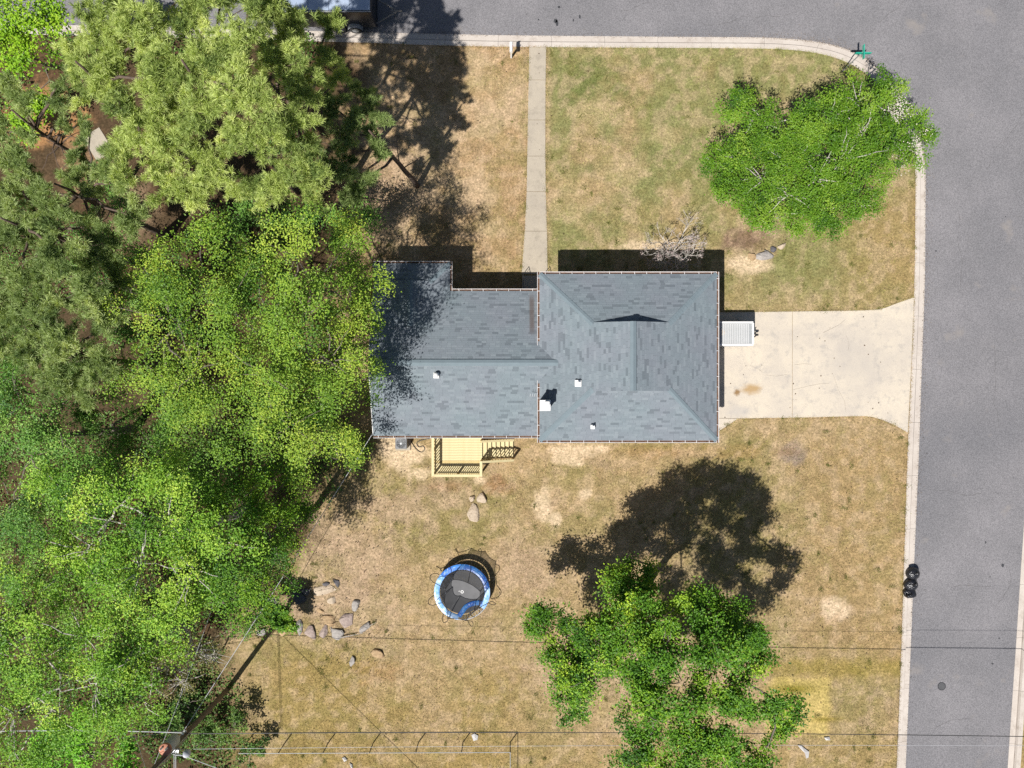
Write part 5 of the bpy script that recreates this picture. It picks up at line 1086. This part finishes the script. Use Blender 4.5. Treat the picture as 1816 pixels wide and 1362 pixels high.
for k, (px, py, z, r, lb) in enumerate([(415, 1290, 1.4, 30, 'dusty green bush just east of the utility pole'), (445, 1335, 1.0, 24, 'low green bush at the bottom edge by the fence end'), (365, 1310, 1.2, 34, 'dark green bush beneath the pole cables'), (300, 1265, 1.4, 42, 'shaded bush under the transformer'), (470, 1000, 1.2, 26, 'low bush at the lawn edge of the wood'), (640, 800, .9, 12, 'small weed clump at the house corner by the deck'), (450, 1110, 1.0, 20, 'low bush between utility pole and rocks')]):
    broadleaf('bush', lb, (px, py), [(px, py, z, r), (px+r*.7, py-r*.4, z*.8, r*.6), (px-r*.6, py+r*.5, z*.7, r*.6)], MT['under'], MT['bark'], .12, .9, .04, 50+k, clump=.32, per=40, group='bushes below the wood', cat='bush')
# front yard tree with two leaders and a blossoming side
broadleaf('pear_tree', 'bright green spreading tree on the front corner by the kerb', (1392, 322), [(1305, 188, 3.9, 30), (1338, 205, 4.2, 36), (1348, 245, 4.4, 36), (1372, 268, 4.5, 32), (1418, 262, 4.6, 30), (1318, 285, 4, 42), (1275, 295, 3.7, 30), (1300, 345, 3.6, 38), (1352, 320, 4.7, 50), (1340, 385, 3.4, 40), (1385, 385, 3.5, 30), (1395, 300, 4.9, 42), (1400, 345, 4.7, 48), (1440, 245, 5, 48), (1475, 205, 4.9, 44), (1520, 180, 4.6, 42), (1565, 175, 4.1, 34), (1600, 205, 3.8, 34), (1615, 245, 3.7, 30), (1580, 250, 4.4, 46), (1530, 240, 5.2, 52), (1490, 285, 5.3, 56), (1550, 295, 4.6, 46), (1445, 320, 5.2, 50), (1500, 340, 4.6, 46), (1475, 375, 4, 42), (1525, 365, 3.5, 30), (1435, 385, 3.8, 34), (1425, 205, 4.4, 24), (1572, 148, 3.9, 16), (1635, 235, 3.4, 12)],
          MT['pear'], MT['bark_pale'], .092, 1.6, .19, 41, per=135, clump=.46, twigs=.25, lobew=1.1, extra=[(1592, 196, 4.3, 16, 260), (1585, 180, 4.2, 9, 90), (1612, 262, 4.0, 20, 330), (1632, 240, 3.6, 9, 110), (1600, 285, 3.7, 16, 170)])
# tall tree at the back with open, ragged crown
broadleaf('maple_tree', 'large ragged green tree in the back yard casting a long shadow', (1135, 1045), [(940, 1095, 4.2, 24), (968, 1108, 4.6, 30), (1005, 1135, 5.2, 36), (1045, 1150, 6.2, 40), (1010, 1185, 5.8, 38), (1005, 1225, 5.6, 26), (1020, 1265, 5.2, 20), (1055, 1205, 7, 38), (1130, 1015, 5.2, 40), (1105, 1060, 5.8, 36), (1155, 1050, 6, 32), (1180, 1095, 9, 46), (1250, 1080, 8.8, 46), (1290, 1075, 8.6, 26), (1300, 1115, 9, 36), (1120, 1120, 8, 40), (1080, 1125, 7, 36), (1085, 1170, 7.6, 36), (1075, 1095, 6, 28), (1180, 1150, 10.2, 52), (1255, 1145, 10, 50), (1330, 1140, 9, 32), (1350, 1165, 8.8, 28), (1310, 1180, 9.2, 32), (1130, 1200, 9.6, 38), (1210, 1210, 10.6, 52), (1275, 1225, 9.8, 42), (1140, 1260, 9.4, 40), (1200, 1285, 10.4, 46), (1265, 1295, 10, 42), (1330, 1240, 9, 34), (1375, 1240, 8.8, 30), (1405, 1260, 8.6, 24), (1150, 1330, 8.8, 36), (1122, 1336, 8.4, 30), (1215, 1350, 10, 50), (1290, 1345, 9.4, 42), (1350, 1352, 9, 32), (1390, 1290, 8.4, 20), (1260, 1420, 9, 60), (1180, 1410, 9, 50)],
          MT['maple'], MT['bark'], .12, 1.9, .27, 42, per=150, clump=.52, twigs=.3, lobew=1.1)
# bare flowering shrub in the house shadow
def bare_shrub(label, base, rad, hgt, seed):
    rg = np.random.default_rng(seed); b0 = P(*base); root = empty('bare_shrub', b0, label, 'shrub'); mb = MB(); tips = []
    def grow(p, d, L, r, lv):
        e = p+d*L; limb(mb, p, e, r, r*.6, rg, 2, .14, 5 if lv < 2 else 3)
        if lv >= 5: tips.append(e); return
        for k in range(rg.integers(2, 4)):
            grow(e, unit(d+rg.normal(size=3)*.62+np.array([0, 0, .06])), L*rg.uniform(.55, .8), max(.006, r*.66), lv+1)
    for k in range(9):
        a = k*.7+rg.uniform(-.3, .3); d = unit(np.array([math.cos(a)*.75, math.sin(a)*.75, .8])); grow(np.array([.0, 0, 0.0]), d, hgt*.3, .04, 0)
    mb.build('twigs', MT['bark_pale'], root)
    T = np.array(tips); n = len(T)*2; idx = rg.integers(0, len(T), n); c = T[idx]+rg.normal(size=(n, 3))*.05
    v, f = leaf_quads(c, unit(rg.normal(size=(n, 3))+np.array([0, 0, .6])), rg.uniform(.03, .07, n), rg, .8)
    link('seed_heads', np_mesh('seed_heads', v, f, simple('dry_seed_heads', (.5, .4, .38), (.32, .24, .22), 8, .8)), root)
bare_shrub('leafless twiggy shrub beside the front wall of the house', (1190, 452), 1.4, 2.9, 61)
# ------------------------------------------------------------------ undergrowth and grass (uncountable)
rg = np.random.default_rng(77)
n = 90000; x = rg.uniform(P(-60, 0).x, P(640, 0).x, n); y = rg.uniform(P(0, 1420).y, P(0, 60).y, n)
X = CX+x*S; Y = CY-y*S; edge = np.where(Y < 480, 560, 600-sm(Y, 820, 1150)*200)
k = (X < edge+(fbm(x, y, .5, 5)-.5)*160) & (fbm(x, y, .35, 8) > .47) & ~((X > 60) & (X < 380) & (Y > 130) & (Y < 480)); x, y = x[k], y[k]
z = fbm(x, y, .6, 9)**2*rg.random(len(x))*1.5+.05
v, f = leaf_quads(np.stack([x, y, z], 1), unit(np.array([0, 0, .8])+rg.normal(size=(len(x), 3))*.45), rg.uniform(.09, .2, len(x)), rg)
u = link('undergrowth', np_mesh('undergrowth', v, f, MT['under'], fattr={'rnd': rg.random(len(x)), 'tint': fbm(x, y, .8, 3)})); tag(u, 'low leafy undergrowth below the trees', kind='stuff')
n = 330000; x = rg.uniform(-15, 24, n); y = rg.uniform(-23.5, 20.5, n); X = CX+x*S; Y = CY-y*S
keep = ~inpoly(x, y, region(-.02, .9))
def notrect(x0, x1, y0, y1): return ~((X > x0) & (X < x1) & (Y > y0) & (Y < y1))
drv = [tuple(P(a, b).xy) for a, b in ((1240, 554), (1500, 551), (1556, 549), (1622, 526), (1611, 768), (1585, 753), (1548, 739), (1309, 742), (1250, 778))]
wkp = [tuple(P(a, b).xy) for a, b in ((938, 80), (936, 213), (930, 410), (924, 490), (972, 490), (968, 340), (969, 80))]
hs1 = (x > X0+.4) & (x < X1-.4) & (y > Y0+.4) & (y < Y1-.4); hs2 = (x > WX0) & (x < X0+1) & (y > WY0+.4) & (y < WY1-.4)
keep &= ~inpoly(x, y, drv) & ~inpoly(x, y, wkp) & ~hs1 & ~hs2
dens = .35+.65*sm(fbm(x, y, .9, 12)*.6+fbm(x, y, 2.6, 15)*.4, .36, .6); edge = np.where(Y < 480, 640, 600-sm(Y, 820, 1150)*170)
keep &= (rg.random(n) < dens) & (X > edge-30)
def edge_pts(line, m_):
    line = np.array(line); sg = np.hypot(*np.diff(line, axis=0).T); cu = np.concatenate([[0], np.cumsum(sg)]); s_ = rg.uniform(0, cu[-1], m_)
    return np.stack([np.interp(s_, cu, line[:, 0]), np.interp(s_, cu, line[:, 1])], 1)+rg.normal(size=(m_, 2))*.035
ep = np.concatenate([edge_pts(KI[25:-8], 9000), edge_pts(drv[:4], 1800), edge_pts(drv[4:], 1800), edge_pts(wkp[:4], 2200), edge_pts(wkp[4:], 2200)])
x, y = np.concatenate([x[keep], ep[:, 0]]), np.concatenate([y[keep], ep[:, 1]]); n = len(x); c = turf(x, y); lum = c.mean(1)/np.mean(al(196, 163, 118))
keep = rg.random(n) > sm(lum, .98, 1.25)*.9; x, y, c = x[keep], y[keep], c[keep]; n = len(x)
c = c*(.72+.75*fbm(x, y, 5.0, 33, 2))[:, None]*rg.uniform(.7, 1.5, (n, 1))*np.where(rg.random((n, 1)) < .2, np.array([[.82, 1.02, .62]]), 1.0)
a = rg.uniform(0, 6.28, n); hgt = rg.uniform(.03, .075, n); le = rg.uniform(.03, .09, n); w = rg.uniform(.008, .018, n)
p0 = np.stack([x, y, np.full(n, -.005)], 1); dx = np.stack([np.cos(a), np.sin(a), np.zeros(n)], 1); sd = np.stack([-np.sin(a), np.cos(a), np.zeros(n)], 1)
tip = p0+dx*le[:, None]; tip[:, 2] = hgt
v = np.stack([p0-sd*w[:, None], p0+sd*w[:, None], tip], 1).reshape(-1, 3)
wk_ = rg.integers(0, n, 260); wx = np.repeat(x[wk_], 46)+rg.normal(size=260*46)*.075*np.repeat(rg.uniform(.5, 1.8, 260), 46); wy = np.repeat(y[wk_], 46)+rg.normal(size=260*46)*.075*np.repeat(rg.uniform(.5, 1.8, 260), 46); m2 = len(wx)
wa = rg.uniform(0, 6.28, m2); wl_ = rg.uniform(.04, .1, m2); p1 = np.stack([wx, wy, np.full(m2, .0)], 1); d1 = np.stack([np.cos(wa), np.sin(wa), np.zeros(m2)], 1); s1_ = np.stack([-np.sin(wa), np.cos(wa), np.zeros(m2)], 1)*.011
t1 = p1+d1*wl_[:, None]; t1[:, 2] = rg.uniform(.05, .11, m2); v = np.concatenate([v, np.stack([p1-s1_, p1+s1_, t1], 1).reshape(-1, 3)])
wc = np.array(al(138, 140, 74))*rg.uniform(.6, 1.3, (m2, 1)); c = np.concatenate([c, wc]); n += m2
g = link('lawn_grass', np_mesh('lawn_grass', v, np.arange(n*3).reshape(n, 3), MT['grass'], fcol=c)); tag(g, 'short dry lawn grass', kind='stuff')
nl = 2600; fx_ = np.concatenate([rg.normal(P(620, 0).x, 2.2, 1500), rg.normal(P(1200, 0).x, 5, 600), rg.uniform(-9, 22, 500)]); fy_ = np.concatenate([rg.uniform(P(0, 1200).y, P(0, 100).y, 1500), rg.normal(P(0, 1080).y, 4, 600), rg.uniform(-21, 19, 500)])
ok_ = ~inpoly(fx_, fy_, region(-.02, .9)) & ~((fx_ > WX0) & (fx_ < X1) & (fy_ > WY0) & (fy_ < PY1)); fx_, fy_ = fx_[ok_], fy_[ok_]
v, f = leaf_quads(np.stack([fx_, fy_, np.full(len(fx_), .05)], 1), unit(np.array([0, 0, 1.0])+rg.normal(size=(len(fx_), 3))*.25), rg.uniform(.05, .11, len(fx_)), rg)
u = link('fallen_leaves', np_mesh('fallen_leaves', v, f, leaf_mat('fallen_leaf', (.05, .03, .02), (.12, .075, .045), (.26, .18, .1), .1), fattr={'rnd': rg.random(len(fx_)), 'tint': rg.random(len(fx_))})); tag(u, 'scattered dry brown leaves on the lawn', kind='stuff')
t_ = rg.integers(6, len(KO)-9, 5200); fr = rg.random(5200)[:, None]; o_ = KO[t_]*(1-fr)+KO[t_+1]*fr; i_ = KI[t_]*(1-fr)+KI[t_+1]*fr; dr_ = unit(o_-i_); pp = o_+dr_*(rg.exponential(.14, 5200)-.08)[:, None]
v, f = leaf_quads(np.concatenate([pp, np.full((5200, 1), -.1)], 1), unit(np.array([0, 0, 1.0])+rg.normal(size=(5200, 3))*.2), rg.uniform(.015, .05, 5200), rg, .9)
u = link('gutter_grit', np_mesh('gutter_grit', v, f, leaf_mat('grit', (.06, .045, .035), (.16, .12, .09), (.32, .26, .2), .05), fattr={'rnd': rg.random(5200), 'tint': rg.random(5200)})); tag(u, 'brown grit and pine straw along the gutter', kind='stuff')
